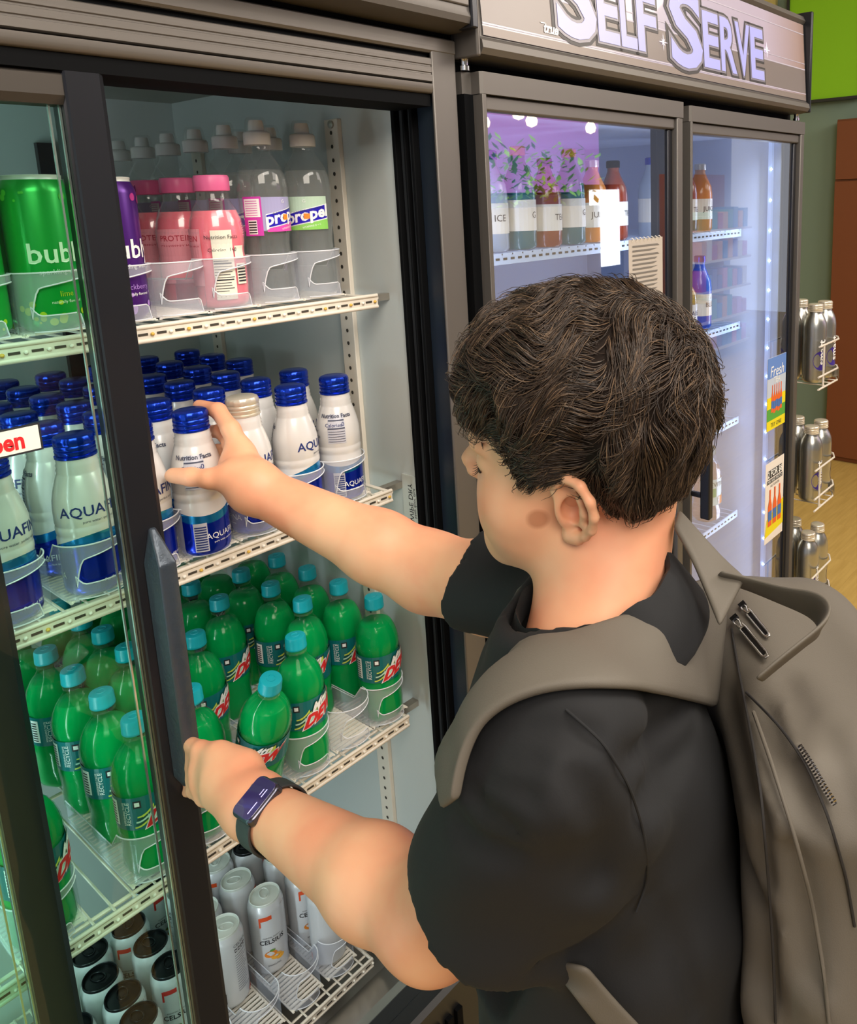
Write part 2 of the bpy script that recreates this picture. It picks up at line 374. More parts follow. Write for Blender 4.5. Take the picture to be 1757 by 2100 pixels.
# sign box over the doors (only its lower frame shows)
sg = MB(); sg.prism([(-.115, 1.770), (-.142, 1.776), (-.145, 1.784), (-.142, 1.792), (-.135, 1.96), (-.05, 1.96), (-.05, 1.770)], X0, X1+.044); s1 = sg.build('sign_box', M_frame, c1, 40)
h = MB(); h.box((X0, -.1445, 1.797), (X1+.033, -.137, 1.812)); h.build('sign_stripe', M_rail, s1, bevel=.002)
box('sign_panel', (X0, -.1395, 1.815), (X1+.03, -.136, 1.955), mat('grey_violet_sign_face', '#8a8286', .3), s1)
box('sign_line', (X0, -.1405, 1.835), (X1+.03, -.1394, 1.8375), mat('pale_sign_line', '#d6d0d6', .4), s1)
box('sign_end_cap', (X1+.034, -.147, 1.771), (X1+.0465, -.05, 1.966), M_frameblk, s1, bevel=.002)
# sill and kick
M_sill = mat('scuffed_black_sill', '#1d1e20', .38)
h = MB(); h.prism([(-.098, .07), (-.098, .285), (-.09, .292), (-.065, .292), (-.055, .28), (-.03, .28), (-.02, .268), (-.02, .07)], X0, X1+.046); h.build('sill', M_sill, c1, 30)
h = MB()
for k in range(52): h.box((X0+.02+k*.021, -.106, .05), (X0+.032+k*.021, -.098, .245))
o = h.build('grille', M_black, c1)
o['kind'] = 'stuff'
h = MB(); h.prism([(-.02, .268), (-.02, .10), (.14, .10), (.14, .132), (.0, .262)], X0+.05, X1); h.build('sloped_steel_apron', M_steel, c1)
box('base', (X0, -.08, 0.0), (X1+.046, YB+.05, .07), M_black, c1)
box('roof', (X0, -.05, 1.90), (X1+.046, YB+.05, 1.965), M_frame, c1)
# door tracks overhead inside
box('top_track', (X0, -.05, 1.688), (X1, -.014, 1.74), M_black, c1)

# sliding doors. each: outer frame profile, glass with bright edge beads
def sliding_door(name, x0, x1, y, zb, zt, handle, glassm):
    d = MB(); d0 = None
    st = .038
    prof = lambda: None
    right = MB(); right.prism([(x1-st, y-.012), (x1-st+.010, y-.017), (x1-.006, y-.017), (x1, y-.012), (x1, y+.012), (x1-st, y+.012)], zb, zt, 'z')
    dr = right.build('door', M_frameblk if True else None, c1, 30)
    l = MB(); l.prism([(x0, y-.012), (x0+.006, y-.017), (x0+st, y-.012), (x0+st, y+.012), (x0, y+.012)], zb, zt, 'z'); l.build('door_stile', M_frameblk, dr, 30)
    tp = MB(); tp.prism([(y-.012, zt-.030), (y-.017, zt-.022), (y-.017, zt-.004), (y-.012, zt), (y+.012, zt), (y+.012, zt-.030)], x0+st, x1-st); tp.build('top_rail', mat('bronze_top_rail', '#4a4540', .42, .5), dr, 30)
    bt = MB(); bt.prism([(y-.012, zb), (y-.017, zb+.05), (y+.012, zb+.05), (y+.012, zb)], x0+st, x1-st); bt.build('bottom_rail', M_frameblk, dr, 30)
    box('glass', (x0+st, y-.003, zb+.04), (x1-st, y-.0022, zt-.03), glassm, dr)
    b = MB()
    for dx in (.0, .0085): b.box((x1-st-.0022-dx, y-.0062+dx*.3, zb+.05), (x1-st-.0004-dx, y-.0035+dx*.3, zt-.03))
    b.build('glazing_bead', mat('bright_glazing_bead', '#cfe4da', .15, .9), dr)
    return dr
dA = sliding_door('d', -.985, -.382, -.075, .292, 1.672, True, M_glass)
# rear door stays in its left half, its right stile shows through the front glass
dB = sliding_door('d', -1.06, -.520, -.036, .285, 1.672, False, M_glass)
# lighter bronze facing of the front stile
M_bronze = mat('bronze_door_facing', '#5b534b', .38, .6)
h = MB(); h.prism([(-.4195, -.0925), (-.418, -.0945), (-.388, -.0945), (-.3835, -.0915)], .292, 1.672, 'z'); h.build('stile_facing', M_frameblk, dA, 30)
# handle: long tapered bar standing off the stile
h = MB()
hz0, hz1 = .905, 1.215
vs = []; 
for (z, w0, d0) in [(hz0, .004, .004), (hz0+.02, .013, .026), (hz1-.035, .013, .028), (hz1, .004, .004)]:
    for (sx, sy) in [(-1, 0), (-.7, -1), (.7, -1), (1, 0)]: vs.append((-.397+sx*w0, -.094+sy*d0, z))
fs = []
for i in range(3):
    for k in range(4): a = i*4+k; b = i*4+(k+1) % 4; fs.append((a, b, b+4, a+4))
fs += [(0, 1, 2, 3), (12, 13, 14, 15)]
h.add(vs, fs); h.build('handle', mat('scuffed_slate_handle', '#3d4650', .32, .35, bump=(90, .5, .002)), dA, bevel=.002)
# sticker on the front glass
t = thing('door_sticker', 'small white rectangular Open sticker with red letters on the sliding glass', 'sticker', (-.53, -.0795, 1.338))
s = MB(); s.box((-.05, 0, -.0135), (.036, .0006, .0135), 0); s.box((-.0475, -.0004, -.0115), (.034, .0, .0115), 1)
flat_text(s, 'Open', (.000, -.0008, -.0005), (1, 0, 0), (0, 0, 1.25), .0185, 2, offset=.0006); s.build('sticker_face', [M_ink, mat('cream_sticker', '#eef0df', .5), M_red], t)
t.location = (-.515, -.0793, 1.334)

# interior LED tube (vertical, behind the left part) and its light
led = box('light_tube', (XL+.02, .02, .2), (XL+.035, .035, 1.65), mat('cool_led_tube', '#f2fbff', .4, ecol='#e8f8ff', emit=6), c1)
d = bpy.data.lights.new('cooler_light', 'AREA'); d.shape = 'RECTANGLE'; d.size = .05; d.size_y = 1.4; d.energy = 6.5; d.color = (.80, .95, 1.0)
o = bpy.data.objects.new('cooler_light', d); COL.objects.link(o); o.location = (XL+.05, .03, .92); o.rotation_euler = Vector((.9, .42, 0)).to_track_quat('-Z', 'Y').to_euler()

# ------------------------------------------------------------------ wire shelves
def wire_shelf(z, y0, x0=XL+.006, x1=XR-.040, y1=YB-.03, clips=True, seed=0):
    rnd = random.Random(seed)
    lip = MB(); lip.box((x0, y0-.001, z-.0165), (x1, y0+.002, z+.001)); lip.tube([(x0, y0, z), (x1, y0, z)], .0028, 8); lip.tube([(x0, y0, z-.016), (x1, y0, z-.016)], .0028, 8)
    sh = lip.build('shelf', M_white, c1, 50)
    wv = MB(); x = x0+.01
    while x < x1: wv.rod((x, y0, z-.003), (x, y1, z-.003), .0016, 5); x += .024
    for y in (y0+.02, (y0+y1)/2, y1): wv.rod((x0, y, z-.0065), (x1, y, z-.0065), .0026, 6)
    wv.rod((x1, y0, z-.004), (x1, y1, z-.004), .003, 6); wv.rod((x0, y0, z-.004), (x0, y1, z-.004), .003, 6)
    o = wv.build('wire_grid', M_white, sh, 60); o['kind'] = 'stuff'
    sl_ = MB(); pl = MB(); x = x0+.012; i = 0
    while x < x1-.01:
        if x > -.60:
            sl_.box((x, y0-.0017, z-.0095), (x+.011, y0-.001, z-.0068))
            mi = rnd.choice([0, 1, 1]) if clips == 1 else (1 if clips == 2 else 0)
            o_ = len(pl.f); pl.lathe([(0, -.0022), (.0018, -.0015), (.0025, 0), (.0018, .0015), (0, .0022)], 8, (x+.016, y0-.0022, z-.0085), mi)
        x += .0215
    o = sl_.build('slot', M_hole, sh); o['kind'] = 'stuff'
    o = pl.build('plug', [M_clip, M_clipw], sh, 60); o['kind'] = 'stuff'
    for s in (x1+.002,):
        MB().box((s, y0+.02, z-.012), (XR, y0+.034, z-.002)).build('bracket', M_steel, sh)
    return sh
Z1, Z2, Z3, Z4 = 1.413, 1.113, .726, .160
wire_shelf(Z1, 0, seed=1, clips=1); wire_shelf(Z2, 0, seed=2, clips=1); wire_shelf(Z3, 0, seed=3, clips=2); wire_shelf(Z4, .150, seed=4, clips=2, x1=XR-.045)

# ================================================================== RIGHT COOLER (swing doors, SELF SERVE sign)
BX0, BX1 = .094, 1.316; BY = -.095
c2 = thing('swing_door_cooler', 'two door glass front drinks cooler under a lit SELF SERVE sign', 'refrigerator', (0, 0, 0))
M_lin2 = mat('cool_white_liner', '#c2cbe0', .5)
box('back_panel', (BX0+.03, .55, .1), (BX1-.03, .6, 1.71), M_lin2, c2)
box('side_panel', (BX0, BY+.02, 0), (BX0+.028, .6, 1.98), M_frameblk, c2); box('side_panel', (BX1-.028, BY+.02, 0), (BX1, .6, 1.98), M_frameblk, c2)
box('liner_side', (BX0+.0285, BY+.02, .1), (BX0+.034, .55, 1.71), M_lin2, c2); box('liner_side', (BX1-.034, BY+.02, .1), (BX1-.0285, .55, 1.71), M_lin2, c2)
box('liner_ceiling', (BX0+.03, BY+.02, 1.69), (BX1-.03, .55, 1.71), M_lin2, c2)
box('base', (BX0, BY, 0), (BX1, .6, .13), M_black, c2)
box('roof', (BX0, BY+.03, 1.90), (BX1, .6, 1.975), M_frameblk, c2)
box('header_gap', (BX0, BY+.012, 1.70), (BX1, BY+.05, 1.745), M_black, c2)
box('centre_post', (.675, BY+.012, .1), (.705, BY+.04, 1.70), M_frameblk, c2)
def swing_door(x0, x1, zt, zb=.13, left_grip=True):
    y0, y1 = BY-.028, BY+.010
    fr = MB(); tk = .052
    fr.prism([(x0, y1), (x1, y1), (x1, y0), (x0+.021, y0), (x0+.017, y0+.004), (x0+.017, y0+.020), (x0, y0+.022)], zt-.030, zt, 'z')
    d = fr.build('door', M_frame, c2, 30)
    box('door_rail', (x0+.022, y0+.007, zt-.052), (x1-.02, y1, zt-.0305), M_frame, d, bevel=.003)
    box('door_rail', (x0, y0, zb), (x1, y1, zb+.05), M_frameblk, d, bevel=.003)
    box('door_stile', (x0+.018, y0, zb+.05), (x0+.0265, y1, zt-.0302), M_frame, d, bevel=.001)
    box('grip_channel', (x0, y0+.018, zb+.05), (x0+.0178, y1, zt-.0302), M_black, d)
    box('door_stile', (x1-.022, y0+.001, zb+.05), (x1, y1, zt-.0302), M_frame, d, bevel=.002)
    box('inner_stile', (x1-.040, y0+.012, zb+.05), (x1-.0222, y1, zt-.0525), M_frameblk, d, bevel=.002)
    box('glass', (x0+.0265, y0+.016, zb+.05), (x1-.040, y0+.0168, zt-.052), M_glass2, d)
    return d
swing_door(BX0+.003, .688, 1.722); d2 = swing_door(.700, BX1, 1.718)
hd = MB(); hd.tube([(.724, BY-.03, 1.02), (.724, BY-.062, 1.0), (.724, BY-.066, .99), (.724, BY-.066, .87), (.724, BY-.062, .86), (.724, BY-.03, .84)], .009, 10)
# pull handle on the right door
hd = MB(); hd.box((.716, BY-.075, .855), (.734, BY-.052, 1.02)); hd.box((.720, BY-.055, .96), (.730, BY-.027, .972)); hd.box((.720, BY-.055, .90), (.730, BY-.027, .912)); hd.build('handle', M_frameblk, d2, bevel=.003)
for x in (BX0+.008, BX1-.01):
    MB().lathe([(0, 0), (.008, 0), (.008, .006), (.006, .007), (.006, .014), (.0075, .016), (.0075, .02), (0, .021)], 14, (x, BY-.008, 1.723)).build('hinge_pin', M_chrome, c2, 40)
# sign: tilted lit panel in a moulded frame
S0, S1 = .112, 1.292
def sy(z): return -.125-.014*(z-1.735)/.235*-1-.0      # face leans back a little towards the top
sg = MB(); sg.prism([(-.118, 1.738), (-.136, 1.742), (-.141, 1.750), (-.139, 1.760), (-.131, 1.766), (-.118, 1.950), (-.124, 1.958), (-.118, 1.970), (-.095, 1.976), (-.05, 1.976), (-.05, 1.738)], S0-.01, S1+.006)
s2 = sg.build('sign_box', M_frame, c2, 40)
box('end_cap', (S0-.0185, -.138, 1.738), (S0-.0105, -.05, 1.976), M_frame, s2, bevel=.003); box('end_cap', (S1+.0065, -.140, 1.740), (S1+.018, -.05, 1.980), M_frameblk, s2, bevel=.003)
def SP(x, z, l=0):   # point on sloped sign face
    t = (z-1.766)/(1.950-1.766); return (x, -.1315+.013*t-l, z)
msign = mat('grey_sign_film', '#8b838c', .22, ecol='#8f8896', emit=.35, coat=.5)
tc = nd(msign, 'ShaderNodeTexCoord'); sp = nd(msign, 'ShaderNodeSeparateXYZ'); lk(msign, tc.outputs['Object'], sp.inputs[0])
rp = nd(msign, 'ShaderNodeValToRGB'); mr = nd(msign, 'ShaderNodeMapRange'); mr.inputs['From Min'].default_value = S0; mr.inputs['From Max'].default_value = S1
lk(msign, sp.outputs['X'], mr.inputs[0]); lk(msign, mr.outputs[0], rp.inputs[0]); cr = rp.color_ramp
cr.elements[0].color = (*sl('#6e686c'), 1); cr.elements[1].color = (*sl('#8c7468'), 1); e = cr.elements.new(.45); e.color = (*sl('#9a93a4'), 1); e = cr.elements.new(.8); e.color = (*sl('#a196a6'), 1)
lk(msign, rp.outputs[0], pb(msign).inputs['Base Color']); lk(msign, rp.outputs[0], pb(msign).inputs['Emission Color'])
def sband(mb, x0, x1, z0, z1, l, mi=0, z0b=None, z1b=None):
    z0b = z0 if z0b is None else z0b; z1b = z1 if z1b is None else z1b
    mb.add([SP(x0, z0, l), SP(x1, z0b, l), SP(x1, z1b, l), SP(x0, z1, l)], [(0, 1, 2, 3)], mi)
p = MB(); sband(p, S0, S1, 1.768, 1.949, .0012); p.build('sign_panel', msign, s2)
p = MB(); 
sband(p, S0, S1, 1.783, 1.785, .0018); sband(p, S0, S1, 1.841, 1.8435, .0018); sband(p, S0, S1, 1.8555, 1.857, .0018); sband(p, S0, S1, 1.925, 1.927, .0018)
p.build('sign_line', mat('pale_sign_stripe', '#a8a1ae', .35, ecol='#c9c2cf', emit=.15), s2)
p = MB(); sband(p, S0, S1, 1.768, 1.7805, .0016); p.build('sign_line', mat('dark_taupe_sign_stripe', '#7d716b', .35), s2)
p = MB(); sband(p, S0, S1, 1.786, 1.8405, .0015); p.build('sign_band', mat('dark_sign_band', '#6f6562', .3, ecol='#6f6562', emit=.2), s2)
def word(letters):
    for k, (off, l) in enumerate([(.078, .0022), (.048, .0028), (.022, .0036)]):
        for (ch, x0, x1, z0, z1) in letters:
            vv, _ = text_geo(ch, 1.0, 0, .012, 3, 'LEFT'); xs = [a[0] for a in vv]; zs = [a[1] for a in vv]
            v3, f3 = text_geo(ch, 1.0, 0, off, 3, 'LEFT'); sx = (x1-x0)/(max(xs)-min(xs)); sz = (z1-z0)/(max(zs)-min(zs))
            mb = MB(); mb.add([SP(x0+(a-min(xs))*sx, z0+(b-min(zs))*sz, l) for a, b, _ in v3], f3)
            mb.build('sign_letter', [mat('sign_letter_outline', '#2c2729', .4), mat('sign_letter_rim', '#77727c', .3, ecol='#8f8a92', emit=.1), mat('sign_letter_face', '#9496d2', .3, ecol='#b4b6f0', emit=.22)][k], s2)  # layers of each letter: dark printed outline, rim, face
word([('S', .284, .385, 1.792, 1.925), ('E', .393, .452, 1.797, 1.898), ('L', .460, .508, 1.797, 1.898), ('F', .514, .575, 1.797, 1.898)])
word([('S', .630, .748, 1.785, 1.925), ('E', .757, .822, 1.795, 1.900), ('R', .832, .900, 1.795, 1.900), ('V', .902, .970, 1.795, 1.900), ('E', .976, 1.040, 1.795, 1.900)])
p = MB()
vv, ff = text_geo('true', .034, .3, .001, 3, 'LEFT'); p.add([SP(.246+a*.62, 1.7965+b*.62, .0026) for a, b, _ in vv], ff)
sband(p, .241, .252, 1.8025, 1.8038, .0026); sband(p, .258, .276, 1.7895, 1.7908, .0026); p.build('logo', M_inkw, s2)
def spark(x, z, s):
    mb = MB()
    for k in range(4):
        a = k*PI/4; L_ = s*(1 if k % 2 == 0 else .55); dx, dz = math.cos(a)*L_, math.sin(a)*L_; nx, nz = -math.sin(a)*s*.07, math.cos(a)*s*.07
        mb.add([SP(x-dx, z-dz, .004), SP(x+nx, z+nz, .004), SP(x+dx, z+dz, .004), SP(x-nx, z-nz, .004)], [(0, 1, 2, 3)])
    mb.build('sparkle', mat('sign_sparkle', '#efe8ff', .3, ecol='#efe8ff', emit=1.0), s2)
spark(.598, 1.820, .016); spark(1.060, 1.862, .018); spark(.665, 1.915, .014)

# interior lights of the right cooler
for x in (BX0+.05, BX1-.05):
    ls = MB()
    ls.box((x-.006, BY+.035, .15), (x+.006, BY+.045, 1.68)); s = ls.build('light_strip', mat('led_strip_base', '#c8cce0', .3, ecol='#8fb4ff', emit=.5), c2)
    q = MB()
    for k in range(20): q.lathe([(0, -.004), (.004, 0), (0, .004)], 8, (x-.007 if x > .5 else x+.007, BY+.036, .2+k*.078))
    o = q.build('led', mat('blue_white_led', '#e8f0ff', .3, ecol='#9cc0ff', emit=25), s); o['kind'] = 'stuff'
for x, tx in ((BX0+.06, .6), (BX1-.06, .8), (.69, .69)):
    d = bpy.data.lights.new('cooler_light', 'AREA'); d.shape = 'RECTANGLE'; d.size = .03; d.size_y = 1.4; d.energy = 2.0; d.color = (.66, .74, 1.0)
    o = bpy.data.objects.new('cooler_light', d); COL.objects.link(o); o.location = (x, BY+.05, .92); o.rotation_euler = Vector((tx-x, .45, 0)).to_track_quat('-Z', 'Y').to_euler()
SH2 = [1.452, 1.20, .93, .65, .36]
for k, z in enumerate(SH2):
    lip = MB(); lip.box((BX0+.04, .03, z-.020), (BX1-.04, .033, z)); sh = lip.build('shelf', mat('blue_white_shelf_lip', '#c3d2ea', .35), c2)
    q = MB(); x = BX0+.06
    while x < BX1-.06: q.box((x, .0292, z-.012), (x+.010, .0298, z-.008)); x += .02
    o = q.build('slot', M_hole, sh); o['kind'] = 'stuff'
    q = MB(); x = BX0+.05
    while x < BX1-.05: q.rod((x, .03, z-.002), (x, .52, z-.002), .0018, 5); x += .028
    o = q.build('wire_grid', mat('blue_white_shelf_lip', '', 0), sh); o['kind'] = 'stuff'
# posters taped on the right door, and a paper list
def poster(label, x0, x1, z0, z1, kind):
    t = thing('poster', label, 'poster', (x0, BY-.0125, z0)); W, H = x1-x0, z1-z0; s = MB()
    mats = [mat('poster_paper', '#e9e2da', .5), M_ink, mat('poster_sky', '#5f86cc', .5), mat('poster_yellow', '#e6d616', .5), mat('poster_green', '#4fa23a', .5), mat('poster_orange', '#e2622a', .5), mat('poster_blue', '#3d6fb4', .5), M_inkw, mat('poster_pale', '#b9c6d8', .5)]
    Q = lambda a, b, c, d, mi, l: s.add([(a*W, -l, b*H), (c*W, -l, b*H), (c*W, -l, d*H), (a*W, -l, d*H)], [(0, 1, 2, 3)], mi)
    s.box((0, 0, 0), (W, .0006, H), 0)
    def bottle(cx, z0, z1, w_, mi, mi2):
        s.add([((cx-w_)*W, -.0012, z0*H), ((cx+w_)*W, -.0012, z0*H), ((cx+w_)*W, -.0012, (z0+(z1-z0)*.55)*H), ((cx+w_*.35)*W, -.0012, (z0+(z1-z0)*.75)*H), ((cx+w_*.35)*W, -.0012, z1*H), ((cx-w_*.35)*W, -.0012, z1*H), ((cx-w_*.35)*W, -.0012, (z0+(z1-z0)*.75)*H), ((cx-w_)*W, -.0012, (z0+(z1-z0)*.55)*H)], [tuple(range(8))], mi)
        Q(cx-w_, z0+(z1-z0)*.15, cx+w_, z0+(z1-z0)*.42, mi2, .0015)
    if kind == 0:
        Q(0, .45, 1, 1, 8, .0005); Q(0, .72, 1, 1, 2, .0007); Q(0, .14, 1, .46, 3, .0008); Q(0, .13, 1, .3, 4, .0009); Q(0, 0, 1, .135, 3, .001)
        flat_text(s, 'Fresh', (W*.5, 0, H*.80), (1, 0, 0), (0, 0, 1), W*.34, 7, shear=.2, lift=.0011); flat_text(s, 'TEA', (W*.5, 0, H*.68), (1, 0, 0), (0, 0, 1), W*.2, 7, lift=.0011)
        for i in range(5): bottle(.27+i*.12, .24-.02*(i % 2), .62, .055, 5, 6)
        flat_text(s, 'TRY ONE', (W*.5, 0, H*.06), (1, 0, 0), (0, 0, 1), W*.14, 1, lift=.0014)
    else:
        Q(.12, .80, .88, .90, 1, .0006); flat_text(s, '2 FOR $6', (W*.5, 0, H*.85), (1, 0, 0), (0, 0, 1), W*.20, 7, lift=.0009, offset=.0006)
        Q(.08, .735, .92, .785, 1, .0006); flat_text(s, 'MIX AND MATCH', (W*.5, 0, H*.76), (1, 0, 0), (0, 0, 1), W*.10, 7, lift=.0009); flat_text(s, 'ALL FLAVORS', (W*.5, 0, H*.70), (1, 0, 0), (0, 0, 1), W*.08, 1, lift=.0009)
        s.add([(0, -.0006, .08*H), (W, -.0006, .12*H), (W, -.0006, .45*H), (.1*W, -.0006, .3*H)], [(0, 1, 2, 3)], 3)
        for i, c in enumerate((5, 5, 5)): bottle(.25+i*.26, .20, .66, .10, c, 6)
    s.build('sheet', mats, t)
poster('blue yellow and green advertising poster with orange bottles, upper sheet on right glass door', 1.150, 1.268, .935, 1.128, 0)
poster('white 2 FOR $6 poster with three orange bottles, lower sheet on right glass door', 1.152, 1.272, .620, .845, 1)
t = thing('paper_list', 'grey printed spiral list sheet taped on the left glass door of right cooler', 'paper', (.510, BY-.0125, 1.30)); s = MB(); s.box((0, 0, 0), (.122, .0006, .165), 0)
for k in range(17):
    s.add([(.012, -.0006, .150-k*.0085), (.012+random.uniform(.06, .098), -.0006, .150-k*.0085), (.012+.09, -.0006, .1535-k*.0085), (.012, -.0006, .1535-k*.0085)], [(0, 1, 2, 3)], 1)
for k in range(8): s.tube([(.012+k*.014, 0, .160), (.012+k*.014, -.003, .166), (.012+k*.014, .001, .168)], .0012, 5, 2)
s.build('sheet', [mat('grey_paper', '#b3aaa0', .6), mat('grey_print', '#6d6862', .6), M_white], t)
# ================================================================== GOODS
ORD = ['front', 'second', 'third', 'fourth', 'fifth', 'sixth', 'seventh', 'eighth', 'ninth']
CO = ['first', 'second', 'third', 'fourth', 'fifth', 'sixth', 'seventh', 'eighth', 'ninth']
def where(row, col): return ('front one' if row == 0 else ORD[row]+' from front')+' in '+CO[col]+' column from the right'

# ---- white and blue aluminium water bottle, h .183
AP = [(.0, 0), (.024, 0), (.0285, .003), (.0305, .007), (.0308, .012), (.0308, .068), (.0302, .070), (.0302, .0725), (.0308, .0745), (.0308, .080), (.0303, .0815), (.0303, .0835), (.0308, .085), (.0307, .100),
      (.0300, .110), (.0278, .121), (.0248, .132), (.0224, .1395), (.0214, .142), (.0220, .1445), (.0210, .147), (.0216, .1495), (.0205, .152), (.0205, .160)]
AR = profile_r(AP)
def alu_mat():
    m = mat('printed_white_blue_aluminium', '#ffffff', 0.24, 0.35, coat=.3)
    tc = nd(m, 'ShaderNodeTexCoord'); sp = nd(m, 'ShaderNodeSeparateXYZ'); lk(m, tc.outputs['Object'], sp.inputs[0])
    at = nd(m, 'ShaderNodeMath', operation='ARCTAN2'); lk(m, sp.outputs['Y'], at.inputs[0]); lk(m, sp.outputs['X'], at.inputs[1])
    sn = nd(m, 'ShaderNodeMath', operation='SINE'); lk(m, at.outputs[0], sn.inputs[0])
    m1 = nd(m, 'ShaderNodeMath', operation='MULTIPLY_ADD'); lk(m, sn.outputs[0], m1.inputs[0]); m1.inputs[1].default_value = .010; lk(m, sp.outputs['Z'], m1.inputs[2])
    r = nd(m, 'ShaderNodeValToRGB'); r.color_ramp.interpolation = 'CONSTANT'; cr = r.color_ramp
    mr = nd(m, 'ShaderNodeMapRange'); mr.inputs['From Max'].default_value = .18; lk(m, m1.outputs[0], mr.inputs[0]); lk(m, mr.outputs[0], r.inputs[0])
    cr.elements[0].color = (*sl('#0a2fc0'), 1); cr.elements[1].position = .295; cr.elements[1].color = (*sl('#1f8fd0'), 1); e = cr.elements.new(.355); e.color = (*sl('#dcdad8'), 1)
    lk(m, r.outputs[0], pb(m).inputs['Base Color'])
    r2 = nd(m, 'ShaderNodeValToRGB'); r2.color_ramp.interpolation = 'CONSTANT'; lk(m, mr.outputs[0], r2.inputs[0]); r2.color_ramp.elements[0].color = (.75,)*3+(1,); r2.color_ramp.elements[1].position = .355; r2.color_ramp.elements[1].color = (.12,)*3+(1,)
    lk(m, r2.outputs[0], pb(m).inputs['Metallic']); return m
M_alu = alu_mat(); M_bcap = mat('metallic_blue_cap', '#1239b8', 0.22, 0.75); M_wcap = mat('bare_ivory_cap', '#dcd3c2', 0.3, 0.5)
M_pnl = mat('pale_label_panel', '#c9cbd6', 0.35, .2)
def cap_mesh(r, h, n=36):
    fn = lambda a, z: 1+(.018 if (h*.62 < z < h*.86 and int(a/(2*PI)*n+.5) % 2) else 0)
    return MB().lathe([(r*.96, 0), (r*1.03, .001), (r*1.03, h*.12), (r*.95, h*.16), (r*.99, h*.22), (r*1.0, h*.34), (r*.95, h*.38), (r, h*.44), (r, h*.55), (r*.96, h*.6), (r*.985, h*.64), (r*.985, h*.84), (r*.93, h*.95), (r*.80, h), (0, h*1.0)], n*2, fn=fn)
def water_bottle(name, capm):
    t = thing(name, 'x', 'bottle')
    MB().lathe(AP, 40).build('body', M_alu, t, 40)
    cap_mesh(.0208, .026).build('cap', capm, t, 35, loc=(0, 0, .157))
    L_ = MB(); F0 = -PI/2
    wrap_text(L_, 'AQUAFINA', .0306, F0, .100, .0165, 0, rfn=AR, offset=.0002); wrap_text(L_, 'pure water. perfect taste.', .0308, F0+.10, .0885, .0042, 1, rfn=AR)
    # swoosh under the Q
    wrap_text(L_, 'Purified 500 mL', .0308, F0+.35, .0165, .0052, 2)
    # the other side: facts panel, barcode, small logo
    N = F0+PI*.93
    patch(L_, .0306, N-.42, N+.42, .089, .131, 3, rfn=AR); wrap_text(L_, 'Nutrition Facts', .0290, N, .1285, .0078, 1, rfn=AR, dr=.0010, offset=.0002)
    for z_ in (.1215, .1100): patch(L_, .03, N-.40, N+.40, z_, z_+.0018, 1, .0008, rfn=AR)
    wrap_text(L_, 'Calories', .0306, N-.13, .1155, .0075, 0, rfn=AR, dr=.0010); wrap_text(L_, '0', .0306, N+.33, .1165, .0085, 0, rfn=AR, dr=.0010)
    for k in range(5): patch(L_, .03, N-.38, N+.38, .106-k*.0036, .1067-k*.0036, 1, .0009, rfn=AR)
    patch(L_, .0308, N-.30, N+.22, .008, .045, 3)
    for k in range(10): patch(L_, .0308, N-.26, N+.18, .010+k*.0032, .0117+k*.0032, 0, .0008)
    wrap_text(L_, 'AQUAFINA', .0308, N+1.0, .026, .0105, 2); wrap_text(L_, 'pure water. perfect taste.', .0308, N+1.0, .018, .0034, 2)
    R_ = N-1.5
    wrap_text(L_, 'pure water', .0308, R_, .106, .0068, 1, rfn=AR); wrap_text(L_, 'please recycle', .0308, R_, .098, .0068, 1, rfn=AR)
    L_.build('print', [M_inkb, mat('grey_print_ink', '#3a3f55', .5), M_inkw, M_pnl], t)
    return t
wb = water_bottle('water_bottle', M_bcap); wbw = water_bottle('water_bottle', M_wcap)
AX = [-.064, -.136, -.207, -.281, -.347, -.412, -.497]
first = True
# facing: angle the front is turned by (0 = straight at the aisle)
face0 = {0: PI*1.02-.55, 1: .85, 2: .45, 3: PI*1.05-.5, 4: .1, 5: .15, 6: .3}
HELD = (-.283, .022)
for c in range(7):
    for r in range(6):
        if c == 0 and r in (1, 2):
            if r == 2: continue
            x, y = -.068, .122
        else:
            x, y = AX[c]+random.uniform(-.0015, .0015), .031+.083*r
        if c == 3 and r == 0: x, y = HELD
        src = wbw if (c == 2 and r == 0) else wb
        used = src.get('used', 0)
        lab = ('white aluminium bottle with bare ivory cap, ' if src is wbw else 'white aluminium bottle with blue cap, ')+where(r, c)
        if c == 3 and r == 0: lab = 'white aluminium bottle with blue cap, the one gripped by the reaching right hand'
        o = src if not used else dup(src)
        src['used'] = 1
        o.location = (x, y, Z2+.001); o.rotation_euler = (0, 0, face0[c] if r == 0 else random.uniform(-3, 3)); o['label'] = lab; o['group'] = 'aluminium water bottles on the second shelf'
for o in (wb, wbw): del o['used']

# ---- green soda, h .206
GP = [(0, .004), (.012, .002), (.018, .0), (.027, .001), (.0325, .006), (.0350, .014), (.0350, .032), (.0340, .044), (.0350, .056), (.0358, .070), (.0352, .072), (.0352, .1205), (.0358, .1225), (.0358, .130), (.0345, .140), (.0312, .151), (.0262, .161), (.0205, .1685), (.0160, .174), (.0135, .179), (.0126, .182), (.0122, .188)]
GR = profile_r(GP)
def petal(a, z): return 1+(.035*math.cos(5*a) if z < .02 else 0)
def shrink(P, d, top): 
    out = [(max(r-d, 0), z+d*.6) for r, z in P if z < top]; rr = profile_r(P)(top)-d; return out+[(rr, top), (0, top+.0002)]
M_soda = mat('green_soda_liquid', '#09a85a', .12, 0, spec=.6, sss=.0)
b_ = pb(M_soda); b_.inputs['Transmission Weight'].default_value = .25; b_.inputs['IOR'].default_value = 1.2
M_gpet = clear_mat('green_tinted_pet', (.86, .97, .90), .16, .05)
M_tcap = mat('turquoise_cap', '#10a0ae', .35, 0, sss=.0); M_glabel = mat('teal_sleeve_label', '#0c6a6e', .3)
